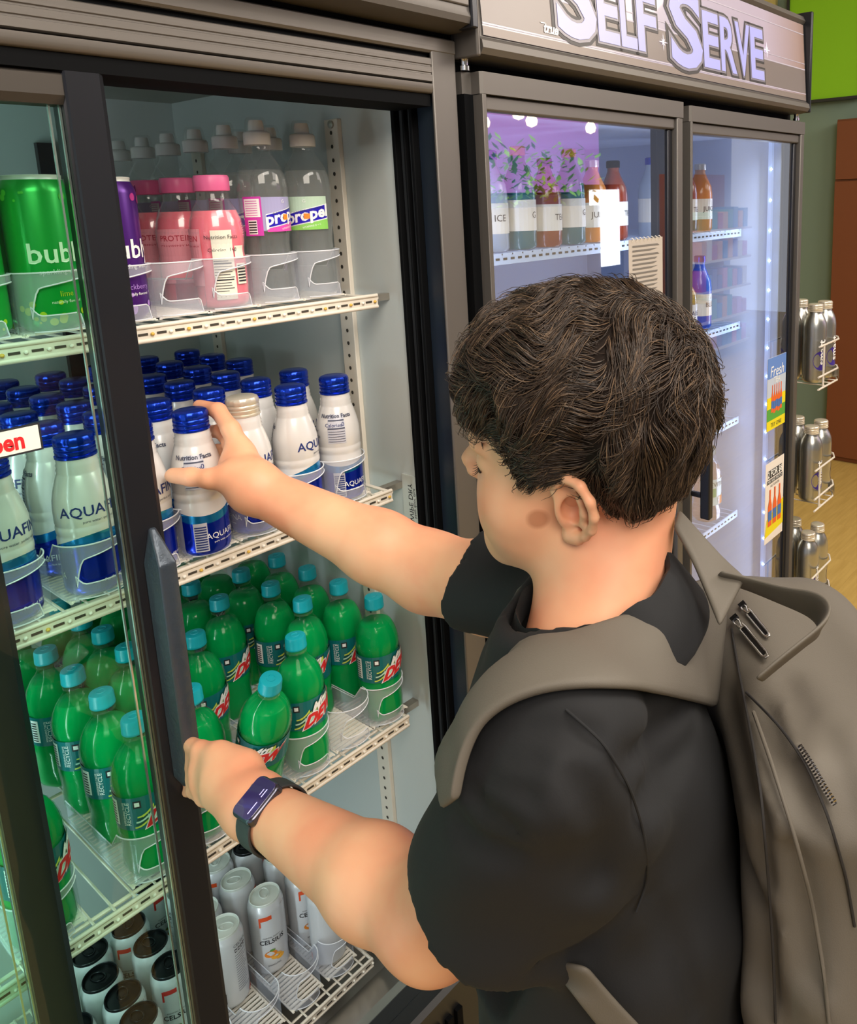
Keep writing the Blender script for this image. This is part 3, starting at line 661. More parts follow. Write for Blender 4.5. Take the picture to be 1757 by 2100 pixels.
M_dewy = mat('lime_print', '#c9dc58', .4); M_dewg = mat('dark_green_print', '#0d4a40', .4)
M_dewlt = mat('pale_mint_print', '#bfe3cf', .4)
def soda():
    t = thing('soda_bottle', 'x', 'bottle'); t.scale = (.965, .965, 1)
    b = MB().lathe(GP, 40, fn=petal).build('body', M_gpet, t, 50)
    MB().lathe(shrink(GP, .0012, .163), 32, fn=petal).build('liquid', M_soda, t, 50)
    MB().lathe([(.0128, .181), (.0150, .1815), (.0150, .184), (.0132, .1845)], 24).build('neck_ring', M_pet, t, 40)
    cp = MB().lathe([(.0150, 0), (.0156, .001), (.0156, .0035), (.0151, .0042), (.0151, .0155), (.0140, .0185), (.0112, .0192), (0, .0192)], 60, fn=lambda a, z: 1+(.02 if (.0043 < z < .0145 or z > .004) and z < .0155 and int(a/(2*PI)*30) % 2 else 0))
    cp.tube([(.0055*math.cos(q), .0055*math.sin(q), .0194) for q in [2*PI*j/20 for j in range(20)]], .0006, 5, closed=True)
    cp.build('cap', M_tcap, t, 40, loc=(0, 0, .187))
    L_ = MB(); r = .0354; F0 = -PI/2
    patch(L_, r, 0, 2*PI, .075, .1190, 0, .0003, n=40)
    R_ = lambda z: r
    # logo: green/white slanted swoosh block with the two words
    a0 = F0+.10
    patch(L_, r, a0-.75, a0+.80, 0, 0, 2, .0006, n=14, bot=lambda t: .0805+.012*t, top=lambda t: .0925+.026*t**.8)
    patch(L_, r, a0-.72, a0+.75, 0, 0, 1, .0008, n=14, bot=lambda t: .0905+.014*t, top=lambda t: .0945+.021*t)
    patch(L_, r, a0-.55, a0+.82, 0, 0, 4, .0010, n=14, bot=lambda t: .0780+.012*t, top=lambda t: .0960+.012*t)
    wrap_text(L_, 'Mtn', r, a0+.14, .1075, .0185, 5, shear=.5, offset=.0019, slope=.34, dr=.0013); wrap_text(L_, 'Mtn', r, a0+.14, .1075, .0185, 3, shear=.5, offset=.0006, slope=.34, dr=.0019)
    wrap_text(L_, 'DEW', r, a0+.12, .0920, .0235, 3, shear=.5, offset=.0026, slope=.28, dr=.0018); wrap_text(L_, 'DEW', r, a0+.12, .0920, .0235, 6, shear=.5, offset=.0013, slope=.28, dr=.0024)
    for k in range(5): patch(L_, r, a0-1.0+k*.03, a0-.45+k*.03, 0, 0, [1, 2, 4, 2, 1][k], .0007+.0001*k, n=8, bot=lambda t, k=k: .0775+.0035*k+.010*t*t, top=lambda t, k=k: .0795+.0035*k+.012*t*t)
    patch(L_, r, a0-.98, a0-.72, .1045, .1145, 7, .0007, n=4); patch(L_, r, a0-.93, a0-.77, .1070, .1125, 3, .0010, n=4)
    wrap_text(L_, 'RECYCLE', r, a0-1.18, .0975, .0078, 3, vertical=True, dr=.0009); wrap_text(L_, 'REFRESHING TASTE', r, a0-1.32, .0975, .0036, 3, vertical=True, dr=.0009)
    patch(L_, r, a0-1.95, a0-1.60, .0805, .1145, 3, .0006, n=4)
    for k in range(8): patch(L_, r, a0-1.92, a0-1.68, .0825+k*.0038, .0843+k*.0038, 7, .0009, n=3)
    L_.build('label', [M_glabel, M_dewy, M_dewg, M_inkw, M_dewlt, M_dewg, M_red, M_ink], t)
    return t
sb = soda()
GX = [-.022, -.092, -.166, -.247, -.322, -.394, -.518]
plan = {0: [0, 1, 2, 3, 4], 1: [1, 2, 3, 4, 5], 2: [0, 2.3, 3.3, 4.3], 3: [1.45, 2.35, 3.3, 4.3, 5.2], 4: [0, 1.05, 2.0, 2.9, 3.7, 4.6], 5: [0, 1, 2, 3, 4, 5], 6: [0, 1, 2, 3, 4, 5]}
n = 0
for c in plan:
    for r, k in enumerate(plan[c]):
        o = sb if n == 0 else dup(sb); n += 1
        o.location = (GX[c]+random.uniform(-.001, .001), .033+.0885*k, Z3+.001)
        rz = {0: .0, 2: -.05, 4: .45, 5: .1, 6: .75}.get(c, .3) if k == 0 else random.choice([.35, .25, .15, -.7, .5, .3])
        o.rotation_euler = (0, 0, rz); o['group'] = 'green soda bottles on the third shelf'
        o['label'] = 'green soda bottle, turquoise cap, '+('front one' if k == 0 else ('nearest the empty front slot' if r == 0 else ORD[r]+' from front'))+' in '+CO[c]+' column from the right'
o = dup(sb, label='green soda bottle leaning forward out of line, just above the left hand', group='green soda bottles on the third shelf')
o.location = (-.245, .038, Z3+.016); o.rotation_euler = (math.radians(13), math.radians(17), -.95)

# ---- clear sport-cap water, h .236
PP = [(0, .003), (.020, .001), (.027, .001), (.0315, .006), (.0325, .012), (.0325, .035), (.0312, .050), (.0290, .066), (.0285, .078), (.0300, .090), (.0315, .096), (.0315, .136), (.0322, .140), (.0325, .148), (.0310, .162), (.0265, .176), (.0200, .187), (.0150, .194), (.0138, .200), (.0138, .206)]
M_watr = clear_mat('clear_water', (.93, .94, .935), .12, .04, body=.10, bodycol=(.62,.64,.62))
M_sport = clear_mat('translucent_white_cap', (.80, .80, .80), .2, .25, body=.70, bodycol=(.88, .87, .84))
def sport(name, c1_, c2_, c3_):
    t = thing(name, 'x', 'bottle')
    MB().lathe(PP, 36).build('body', M_pet, t, 50); MB().lathe(shrink(PP, .0013, .172), 28).build('water', M_watr, t, 50)
    b = MB().lathe([(.0165, 0), (.0170, .001), (.0170, .0145), (.0155, .0165), (.0100, .018), (.0098, .026), (.0085, .031), (0, .0315)], 40, fn=lambda a, z: 1+(.02 if .002 < z < .014 and int(a/(2*PI)*20) % 2 else 0)).build('cap', M_sport, t, 40, loc=(0, 0, .204))
    MB().lathe([(.0150, .0145), (.0142, .020), (.0128, .031), (.0105, .0345), (0, .035)], 24).build('dome', M_pet, b, 40)
    L_ = MB(); r = .0316; F0 = -PI/2
    patch(L_, r, F0-.95, F0+.95, 0, 0, 0, .0004, 14, bot=lambda t: .094, top=lambda t: .137)
    patch(L_, r, F0-.80, F0+.92, 0, 0, 1, .0008, 14, bot=lambda t: .098+.010*t, top=lambda t: .114+.012*t); patch(L_, r, F0-.82, F0+.95, 0, 0, 3, .0006, 14, bot=lambda t: .0968+.010*t, top=lambda t: .1152+.012*t)
    patch(L_, r, F0-.80, F0+.95, 0, 0, 2, .0006, 14, bot=lambda t: .0925, top=lambda t: .0965+.010*t)
    wrap_text(L_, 'propel', r, F0+.05, .1125, .0215, 3, slope=.18, dr=.0012, offset=.0007); wrap_text(L_, 'ELECTROLYTE WATER', r, F0+.1, .1190, .0040, 4, slope=.18, dr=.0009)
    patch(L_, r, F0-.10, F0+.14, .1075, .1145, 5, .0016, 4); wrap_text(L_, 'G', r, F0-.05, .131, .0062, 3, dr=.0010)
    wrap_text(L_, 'VITAMINS B + C', r, F0+.2, .0975, .0035, 3, slope=.18, dr=.001)
    patch(L_, r, F0-1.75, F0-.95, .088, .138, 6, .0004, 8); patch(L_, r, F0-1.68, F0-1.02, .112, .135, 3, .0007, 8)
    for k in range(7): patch(L_, r, F0-1.62, F0-1.12, .114+k*.003, .1147+k*.003, 6, .0010, 4)
    patch(L_, r, F0-1.55, F0-1.18, .090, .108, 3, .0007, 5)
    for k in range(5): patch(L_, r, F0-1.53, F0-1.20, .0915+k*.0033, .0932+k*.0033, 7, .0010, 4)
    L_.build('label', [mat(name+'_label_tint', c3_, .3), mat('royal_blue_band', '#2618b4', .3), mat(name+'_flavour_band', c1_, .35), M_inkw, M_ink, mat('orange_bolt', '#f08a24', .4), mat(name+'_side_panel', c2_, .35), M_ink], t)
    return t
pm = sport('sport_water_bottle', '#e04cb0', '#cf3fae', '#a9a6cf'); pg = sport('sport_water_bottle_lime', '#8ccf60', '#6fbf4a', '#bcd6bf'); pg.name = 'sport_water_bottle.900'
n = [0, 0]
for c, x in ((0, -.070), (1, -.139)):
    src = pg if c == 0 else pm
    for r in range(6 if c else 3):
        o = src if n[c] == 0 else dup(src); n[c] += 1
        o.location = (x, .045+.078*r, Z1+.001); o.rotation_euler = (0, 0, (-.72 if c == 0 else .30) if r == 0 else random.uniform(-.4, .4)); o['group'] = 'sport-cap water bottles on the top shelf'
        o['label'] = 'clear water bottle, translucent sport cap, '+('lime' if c == 0 else 'pink')+' label band, '+('front one' if r == 0 else ORD[r]+' from front')

# ---- pink protein drink, h .166
KP = [(0, .002), (.026, .001), (.031, .005), (.0325, .011), (.0318, .018), (.0325, .026), (.0325, .060), (.0315, .068), (.0315, .074), (.0328, .082), (.0330, .096), (.0310, .110), (.0270, .122), (.0215, .131), (.0192, .135), (.0188, .146)]
M_pink = mat('pink_milky_drink', '#ee7484', .22, sss=.0, coat=.4); M_pcap = mat('pink_cap', '#ee6fa4', .4)
M_pinkl = mat('pale_pink_label', '#ea9aa6', .3)
def pinkb():
    t = thing('protein_drink_bottle', 'x', 'bottle')
    MB().lathe(KP, 36).build('body', M_pet, t, 50); MB().lathe(shrink(KP, .0012, .122), 30).build('drink', M_pink, t, 50)
    MB().lathe([(.0205, 0), (.0210, .001), (.0210, .016), (.0198, .019), (0, .0195)], 48, fn=lambda a, z: 1+(.012 if z < .0165 and int(a/(2*PI)*24) % 2 else 0)).build('cap', M_pcap, t, 40, loc=(0, 0, .146))
    L_ = MB(); r = .0328; F0 = -PI/2; RR = profile_r(KP)
    patch(L_, r, F0-.35, F0+.42, .012, .098, 0, rfn=RR, dr=.0005); wrap_text(L_, 'Nutrition Facts', r, F0+.03, .0895, .0066, 1, rfn=RR, dr=.0010); wrap_text(L_, 'Calories  160', r, F0+.03, .0735, .0066, 1, rfn=RR, dr=.0010)
    for k in range(17):
        z = .0155+k*.0034
        if z > .070: z += .012
        patch(L_, r, F0-.33, F0+random.uniform(.1, .38), z, z+(.0016 if k in (6, 12) else .0008), 1, .0009, 4, rfn=RR)
    patch(L_, r, F0+.50, F0+.95, .062, .078, 0, rfn=RR); patch(L_, r, F0+.50, F0+.95, .030, .056, 0, rfn=RR)
    for k in range(6): patch(L_, r, F0+.53, F0+.92, .033+k*.0038, .0349+k*.0038, 1, .0009, 3, rfn=RR)
    patch(L_, r, F0-2.4, F0-.75, .030, .100, 3, rfn=RR, dr=.0004, n=12); wrap_text(L_, 'PROTEIN', r, F0-1.5, .088, .0105, 2, rfn=RR, dr=.0008); wrap_text(L_, 'STRAWBERRY MILK', r, F0-1.5, .078, .0052, 2, rfn=RR, dr=.0008)
    L_.build('label', [mat('cream_label', '#e6e2d2', .4), M_ink, mat('raspberry_print', '#c0384c', .4), M_pinkl], t)
    return t
pk_ = pinkb()
for r in range(5):
    o = pk_ if r == 0 else dup(pk_)
    o.location = (-.209-.002*(r > 0), .045+.082*r, Z1+.001); o.rotation_euler = (0, 0, -.40 if r == 0 else (.75 if r == 1 else random.uniform(-1, 1))); o['group'] = 'pink protein drinks on the top shelf'
    o['label'] = 'pink protein drink bottle with pink cap, '+('front one' if r == 0 else ORD[r]+' from front')

# ---- cans
def can_prof(R, H): return [(0, .003), (R*.62, .003), (R*.70, .0), (R*.76, .001), (R*.97, .008), (R, .013), (R, H-.018), (R*.97, H-.013), (R*.86, H-.005), (R*.84, H-.003), (R*.86, H-.0008), (R*.84, H), (R*.81, H-.0008), (R*.79, H-.005), (R*.74, H-.0046), (R*.70, H-.0036), (0, H-.0036)]
M_lid = mat('silver_can_lid', '#dde4de', .38, .12); M_dlid = mat('black_can_lid', '#15181b', .3, .4)
def can(name, R, H, bm, lm, printer):
    t = thing(name, 'x', 'can'); P = can_prof(R, H); k = 9
    MB().lathe(P[:k], 36).build('body', bm, t, 40); ld = MB().lathe(P[k-1:], 36).build('lid', lm, t, 40)
    g = MB(); g.tube([(.013*math.cos(a)*.62*(R/.031), .0045+.0125*math.sin(a)*(R/.031), H-.0022) for a in [2*PI*j/16 for j in range(16)]], .0012, 6, closed=True)
    g.lathe([(0, .0), (.003, .0), (.0028, .0018), (0, .0022)], 12, (0, -.002, H-.0036)); g.add([(-.007, -.014, H-.0030), (.007, -.014, H-.0030), (.0085, -.007, H-.0030), (0, -.003, H-.0030), (-.0085, -.007, H-.0030)], [(0, 1, 2, 3, 4)])
    g.build('pull_tab', lm, ld, 60)
    L_ = MB(); ms = printer(L_, R, H); L_.build('print', ms, t); return t
def pr_bubly(L_, R, H, txt='sparkling water', fl='blackberry', n=0):
    F0 = -PI/2
    wrap_text(L_, 'bubly', R, F0, H*.50, .030, 0, dr=.0006, offset=.0004); wrap_text(L_, txt, R, F0, H*.385, .0075, 0); wrap_text(L_, fl, R, F0, H*.24, .0085, 1); wrap_text(L_, 'naturally flavored', R, F0, H*.19, .0045, 0)
    rr = random.Random(3)
    for k in range(46):
        a = rr.uniform(0, 2*PI); z = H*(.80+.14*rr.random()) if k % 2 else H*rr.uniform(.04, .20); s = rr.uniform(.0012, .0046)
        vs = [((R+.0005)*math.cos(a+s*math.cos(q)/R), (R+.0005)*math.sin(a+s*math.cos(q)/R), z+s*math.sin(q)) for q in [2*PI*j/10 for j in range(10)]]
        L_.add(vs, [tuple(range(10))], 1+(k % 2))
pur = can('sparkling_water_can', .0310, .162, mat('purple_can_paint', '#50207c', .28, .45), M_lid, lambda L_, R, H: (pr_bubly(L_, R, H), [M_inkw, mat('lilac_dots', '#b98be0', .3, .3), mat('pink_dots', '#d84aa4', .25, .5)])[1])
gcn = can('sparkling_water_can_green', .0325, .164, mat('lime_green_can_paint', '#12a63c', .28, .35), M_lid, lambda L_, R, H: (pr_bubly(L_, R, H, 'sparkling water', 'lime'), [mat('pale_mint_lettering', '#cfeecb', .4), mat('yellow_green_dots', '#a8c71e', .3), mat('mid_green_dots', '#4fc23a', .3)])[1]); gcn.name = 'sparkling_water_can.900'
for r in range(5):
    o = pur if r == 0 else dup(pur)
    o.location = (-.337+.001*r, .045+.066*r, Z1+.001); o.rotation_euler = (0, 0, .25 if r == 0 else .45); o['group'] = 'purple sparkling water cans on the top shelf'; o['label'] = 'purple sparkling water can with pink dots, '+('front one' if r == 0 else ORD[r]+' from front')
n = 0
for c, x in enumerate((-.410, -.482)):
    for r in range(5):
        o = gcn if n == 0 else dup(gcn); n += 1
        o.location = (x, .045+.069*r, Z1+.001); o.rotation_euler = (0, 0, [.2, -.3][c] if r == 0 else random.uniform(-.6, .9)); o['group'] = 'green sparkling water cans on the top shelf'
        o['label'] = 'green sparkling water can behind the door glass, '+('front one' if r == 0 else ORD[r]+' from front')+(' of right-hand column' if c == 0 else ' of left-hand column')
M_cel = mat('pearl_white_can', '#dcdfe3', .3, .25)
def pr_cel(fruit):
    def f(L_, R, H):
        F0 = -PI/2
        wrap_text(L_, 'CELSIUS', R, F0, H*.50, .0125, 0, offset=.0002); wrap_text(L_, 'ESSENTIAL ENERGY', R, F0, H*.56, .0036, 0)
        patch(L_, R, F0-.55, F0+.10, 0, 0, 1, .0005, 6, bot=lambda t: H*.80+.001*t, top=lambda t: H*.855+.001*t)
        patch(L_, R, F0-.62, F0-.52, 0, 0, 1, .0005, 3, bot=lambda t: H*.72, top=lambda t: H*.85)
        for (da, dz, s, mi) in [(-.15, .33, .0085, 2), (.15, .28, .0075, 3), (.35, .25, .006, 3), (-.05, .38, .004, 4)]:
            vs = [((R+.0006+mi*.0001)*math.cos(F0+da+s*math.cos(q)*1.3/R), (R+.0006+mi*.0001)*math.sin(F0+da+s*math.cos(q)*1.3/R), H*dz+s*math.sin(q)*(.8 if mi != 4 else .5)) for q in [2*PI*j/16 for j in range(16)]]
            L_.add(vs, [tuple(range(16))], mi)
        wrap_text(L_, 'SPARKLING', R, F0, H*.17, .0045, 0)
        B = F0+PI*.85
        wrap_text(L_, 'CELSIUS', R, B, H*.84, .0075, 0)
        for k in range(4): patch(L_, R, B-.38+k*.2, B-.24+k*.2, H*.755, H*.80, 0, .0005, 3); patch(L_, R, B-.355+k*.2, B-.265+k*.2, H*.767, H*.79, 5, .0009, 3)
        for k in range(16): patch(L_, R, B-.4, B+random.Random(k).uniform(.1, .42), H*(.71-k*.032), H*(.717-k*.032), 6, .0005, 4)
        patch(L_, R, B+.35, B+.95, 0, 0, 1, .0005, 6, bot=lambda t: H*.085, top=lambda t: H*(.10+.09*t)); 
        patch(L_, R, F0+1.15, F0+1.6, H*.13, H*.27, 0, .0005, 5)
        for k in range(5): patch(L_, R, F0+1.2, F0+1.55, H*(.15+k*.023), H*(.158+k*.023), 5, .0009, 3)
        wrap_text(L_, '12 FL OZ', R, F0+.9, H*.92, .0035, 0)
        return [M_ink, mat('can_red' if fruit else 'can_orange', '#d8352c' if fruit else '#e0542a', .35), mat('peach_orange', '#e08428', .4), mat('peach_yellow', '#efae3a', .4), mat('fruit_leaf_green', '#5f8f2c', .4), M_cel, mat('fine_grey_print', '#6f7684', .5)]
    return f
ce1 = can('energy_drink_can', .0312, .150, M_cel, M_lid, pr_cel(0)); ce2 = can('energy_drink_can_black_lid', .0312, .150, M_cel, M_dlid, pr_cel(1)); ce2.name = 'energy_drink_can.900'
spots = [  # x, y, dark lid, rz, column, row
 (-.205, .286, 0, -2.3, 2, 0), (-.208, .350, 0, .4, 2, 1), (-.124, .287, 0, -.35, 1, 0), (-.136, .361, 0, .9, 1, 1), (-.138, .431, 0, -.6, 1, 2), (-.208, .420, 0, 2.0, 2, 2), (-.077, .420, 1, 1.0, 0, 3),
 (-.050, .215, 0, .95, 0, 0), (-.050, .282, 0, -.2, 0, 1), (-.052, .350, 0, .4, 0, 2), (-.014-.0, .460, 1, .3, 0, 4),
 (-.297, .292, 1, -.3, 3, 0), (-.296, .358, 1, .3, 3, 1), (-.302, .426, 1, -.5, 3, 2), (-.370, .242, 1, .2, 4, 0), (-.368, .300, 1, -.2, 4, 1), (-.376, .362, 1, .5, 4, 2), (-.366, .425, 1, .1, 4, 3),
 (-.440, .242, 1, .2, 5, 0), (-.440, .305, 1, .8, 5, 1), (-.440, .37, 1, -.3, 5, 2), (-.235, .49, 1, .3, 3, 4), (-.170, .50, 1, .1, 2, 4)]
n = [0, 0]
for (x, y, d, rz, c, r) in spots:
    src = (ce1, ce2)[d]; o = src if n[d] == 0 else dup(src); n[d] += 1
    o.location = (x, y, Z4+.004); o.rotation_euler = (0, 0, rz); o['group'] = 'energy drink cans on the bottom shelf'
    o['label'] = 'white slim can with '+('black' if d else 'silver')+' lid, '+where(r, c)

# ---- frosted organizers that hold each column
def organizer(R=.0367, depth=.16, H=.066):
    t = thing('bottle_organizer', 'x', 'organizer')
    W = MB(); E_ = MB(); cy = 0.0
    def P(a, z, dr=0): a = math.radians(a); return ((R+dr)*math.cos(a), cy+(R+dr)*math.sin(a), z)
    def strip(a0, a1, zb, zt, n=26):
        vs = []; 
        for i in range(n+1): a = a0+(a1-a0)*i/n; vs += [P(a, zb(i/n)), P(a, zt(i/n))]
        W.add(vs, [(2*i, 2*i+2, 2*i+3, 2*i+1) for i in range(n)])
    top = lambda t: H+.004*math.sin(t*PI)
    strip(180, 222, lambda t: .0, lambda t: H)                                             # left cheek
    strip(222, 338, lambda t: H-.018+.010*math.sin(t*PI*.5)-(.030*(1-min(t/.16, 1))**2), lambda t: H)   # top band
    strip(222, 302, lambda t: .004, lambda t: .021+.010*(1-min(t/.2, 1))**2-(.016*max(0, (t-.9)/.1)**2), 22)  # lower tongue
    strip(338, 360, lambda t: .0, lambda t: H)
    # side walls running back
    for s in (-1, 1): W.add([(s*R, 0, 0), (s*R, depth, 0), (s*R, depth, H*.55), (s*R, .02, H*.62), (s*R, 0, H)], [(0, 1, 2, 3, 4)])
    W.build('front_loop', M_poly, t, 60)
    E_.tube([P(180+180*i/30, H) for i in range(31)], .0009, 5)
    path = [P(338-(338-222)*i/22, H-.018+.010*math.sin((1-i/22)*PI*.5)-(.030*(1-min((1-i/22)/.16, 1))**2)) for i in range(23)]+[P(222+80*i/16, .021+.010*(1-min((i/16)/.2, 1))**2-(.016*max(0, (i/16-.9)/.1)**2)) for i in range(17)]+[P(302-80*i/6, .004) for i in range(7)]
    E_.tube(path, .0008, 5); E_.tube([(R, 0, H), (R, .02, H*.62), (R, depth, H*.55)], .0008, 5); E_.tube([(-R, 0, H), (-R, .02, H*.62), (-R, depth, H*.55)], .0008, 5)
    E_.build('rim', mat('frosted_rim', '#e2e5ec', .3, spec=.5), t, 60)
    s_ = MB(); 
    for k in range(int((depth+R)/.0085)): s_.box((-R+.003, -R*.55+k*.0085, 0.0), (R-.003, -R*.55+k*.0085+.005, .0022))
    s_.box((-R+.001, -R*.6, -.0005), (-R+.004, depth, .001)); s_.box((R-.004, -R*.6, -.0005), (R-.001, depth, .001))
    o = s_.build('slat', M_clipw, t); o['kind'] = 'stuff'
    return t
og = organizer(); n = 0
og2 = organizer(.033, .20, .075)
def orgs(xs, y, z, shelf, src=None):
    global n
    for c, x in enumerate(xs):
        s = src or og
        k = s.get('k', 0); o = s if k == 0 else dup(s); s['k'] = k+1
        o.location = (x, y, z); o['label'] = 'frosted plastic bottle organizer on the '+shelf+' shelf, '+CO[c]+' from the right'; o['group'] = 'frosted organizers on the '+shelf+' shelf'
orgs([-.070, -.139, -.209, -.274, -.337, -.410, -.482], .045, Z1+.0035, 'top')
orgs(AX, .033, Z2+.0035, 'second')
orgs(GX, .036, Z3+.0035, 'third')
orgs([-.050, -.124, -.203, -.290, -.368, -.440], .195, Z4+.0035, 'bottom', og2)
for o in bpy.data.objects:
    if 'k' in o.keys(): del o['k']
# lift goods onto the slats
for o in bpy.data.objects:
    if o.parent is None and o.get('category') in ('bottle', 'can') and o.name.split('.')[0] in ('water_bottle', 'soda_bottle', 'sport_water_bottle', 'protein_drink_bottle', 'sparkling_water_can', 'energy_drink_can'):
        o.location.z = round(o.location.z, 4)+ .0052

# ---- bottles in the right cooler
M_amb = mat('amber_tea', '#8c3a24', .2, coat=.3); M_tealj = mat('teal_drink', '#2c6f78', .2, coat=.3); M_org = mat('orange_drink', '#d98438', .2, coat=.3); M_gld = mat('golden_drink', '#b99a4c', .2, coat=.3); M_clr = mat('pale_clear_drink', '#a8b6c8', .15, coat=.3); M_blu = mat('blue_drink', '#2f58c8', .2, coat=.3)
def simple_bottle(name, liq, capm, H, R, label):
    t = thing(name, 'x', 'bottle'); P = [(0, .002), (R*.85, .0), (R, .006), (R, H*.55), (R*.92, H*.66), (R*.55, H*.80), (R*.42, H*.86), (R*.42, H*.92)]
    MB().lathe(P, 24).build('body', liq, t, 40); MB().lathe([(R*.48, 0), (R*.48, H*.08), (R*.40, H*.09), (0, H*.09)], 18).build('cap', capm, t, 40, loc=(0, 0, H*.905))
    L_ = MB(); patch(L_, R, -PI, PI, H*.18, H*.48, 0, .0006, 24); wrap_text(L_, label, R, -PI/2, H*.33, R*.55, 1, dr=.001); L_.build('label', [M_clipw, M_ink], t); return t
kinds = [('amber tea', M_amb, M_black, .17), ('teal sports drink', M_tealj, M_org, .19), ('orange juice', M_org, M_wcap, .17), ('golden drink', M_gld, M_wcap, .15), ('clear drink', M_clr, M_bcap, .18), ('blue drink', M_blu, M_bcap, .19)]
protos = [simple_bottle('drink_bottle', k[1], k[2], k[3], .031, ['TEA', 'G', 'JUICE', 'ALE', 'ICE', 'BLUE'][i]) for i, k in enumerate(kinds)]
lay = {0: [0, 0, 4, 1, 0, 1, 2, 0, None, 4, 5, 0, 2, None, None], 1: [3, 3, 3, 3, 4, 3, None, None, 4, 0, 0, 3, 5, None, None], 2: [3, 4, 3, 2, 1, 0, None, 2, 1, 5, 4, None, None, None, None]}
cnt = {}
for k, row in lay.items():
    for i, q in enumerate(row):
        if q is None: continue
        o = dup(protos[q]); x = BX0+.085+i*.079
        o.location = (x, .075, SH2[k]+.001); o.rotation_euler = (0, 0, random.uniform(-.4, .4)); o['group'] = 'drinks in the right cooler'
        nm = kinds[q][0]; o['label'] = nm+' bottle on '+['top', 'second', 'third'][k]+' shelf of right cooler, '+(CO[i]+' slot from left' if i < 9 else ['tenth', 'eleventh', 'twelfth', 'thirteenth'][i-9]+' slot from left')
for p in protos:
    for ch in list(p.children): bpy.data.objects.remove(ch)
    bpy.data.objects.remove(p)
# lone clear kombucha bottle low on the right
kv = thing('kombucha_bottle', 'clear faceted kombucha bottle with grey cap and green and orange label, behind right glass door', 'bottle', (1.17, .075, .652))
P = [(0, .002), (.034, 0), (.040, .008), (.041, .03), (.036, .05), (.037, .10), (.041, .12), (.040, .145), (.034, .165), (.026, .178), (.022, .184), (.022, .192)]
MB().lathe(P, 16).build('body', M_pet, kv, 20); MB().lathe(shrink(P, .0015, .155), 16).build('drink', clear_mat('peach_drink', (.92, .78, .70), .1, .05, body=.15, bodycol=(.9, .6, .5)), kv, 20)
MB().lathe([(.026, 0), (.026, .017), (.024, .019), (0, .019)], 24).build('cap', mat('grey_cap', '#59605a', .4), kv, 40, loc=(0, 0, .19))
L_ = MB(); patch(L_, .038, -PI/2-1.2, -PI/2+1.2, .05, .125, 0, .0035); wrap_text(L_, 'KEVITA', .0415, -PI/2-.1, .110, .018, 1, dr=.001); patch(L_, .0415, -PI/2-.7, -PI/2-.1, .075, .100, 2, .001); patch(L_, .0415, -PI/2+.1, -PI/2+1.0, .052, .075, 3, .001)
L_.build('label', [mat('mint_label', '#d4dcd2', .4), M_ink, mat('green_fruit_print', '#8dae7c', .4), M_org], kv)
kv.rotation_euler = (0, 0, -.3)

# ---- wire racks of silver bottles on the side of the right cooler
SP_ = [(0, .002), (.027, 0), (.031, .005), (.0315, .010), (.0315, .150), (.0300, .165), (.0255, .178), (.0205, .187), (.0185, .191), (.0185, .197)]
M_silver = mat('brushed_aluminium_bottle', '#b9bab5', .26, .92, bump=(40, .12, .001, 4, (60, 60, 1)))
def silver():
    t = thing('silver_water_bottle', 'x', 'bottle'); MB().lathe(SP_, 36).build('body', M_silver, t, 40); cap_mesh(.0200, .022, 30).build('cap', M_wcap, t, 40, loc=(0, 0, .194))
    L_ = MB(); wrap_text(L_, 'smart', .0315, -PI/2, .085, .030, 0, vertical=True, dr=.0010, offset=.0006)
    vs = [((.0319)*math.cos(-PI/2-.05+.024*math.cos(q)/.0315), .0319*math.sin(-PI/2-.05+.024*math.cos(q)/.0315), .062+.027*math.sin(q)) for q in [2*PI*j/24 for j in range(24)]]
    L_.add([(0.0319*math.cos(-PI/2-.05), .0319*math.sin(-PI/2-.05), .062)]+vs, [(0, 1+j, 1+(j+1) % 24) for j in range(24)], 1)
    wrap_text(L_, 'alkaline water 9+pH', .0315, -PI/2+1.3, .10, .007, 2, vertical=True); L_.build('print', [M_inkw, mat('violet_print', '#3b2a86', .35), mat('fine_grey_print', '', 0)], t); return t
sv = silver(); first = True
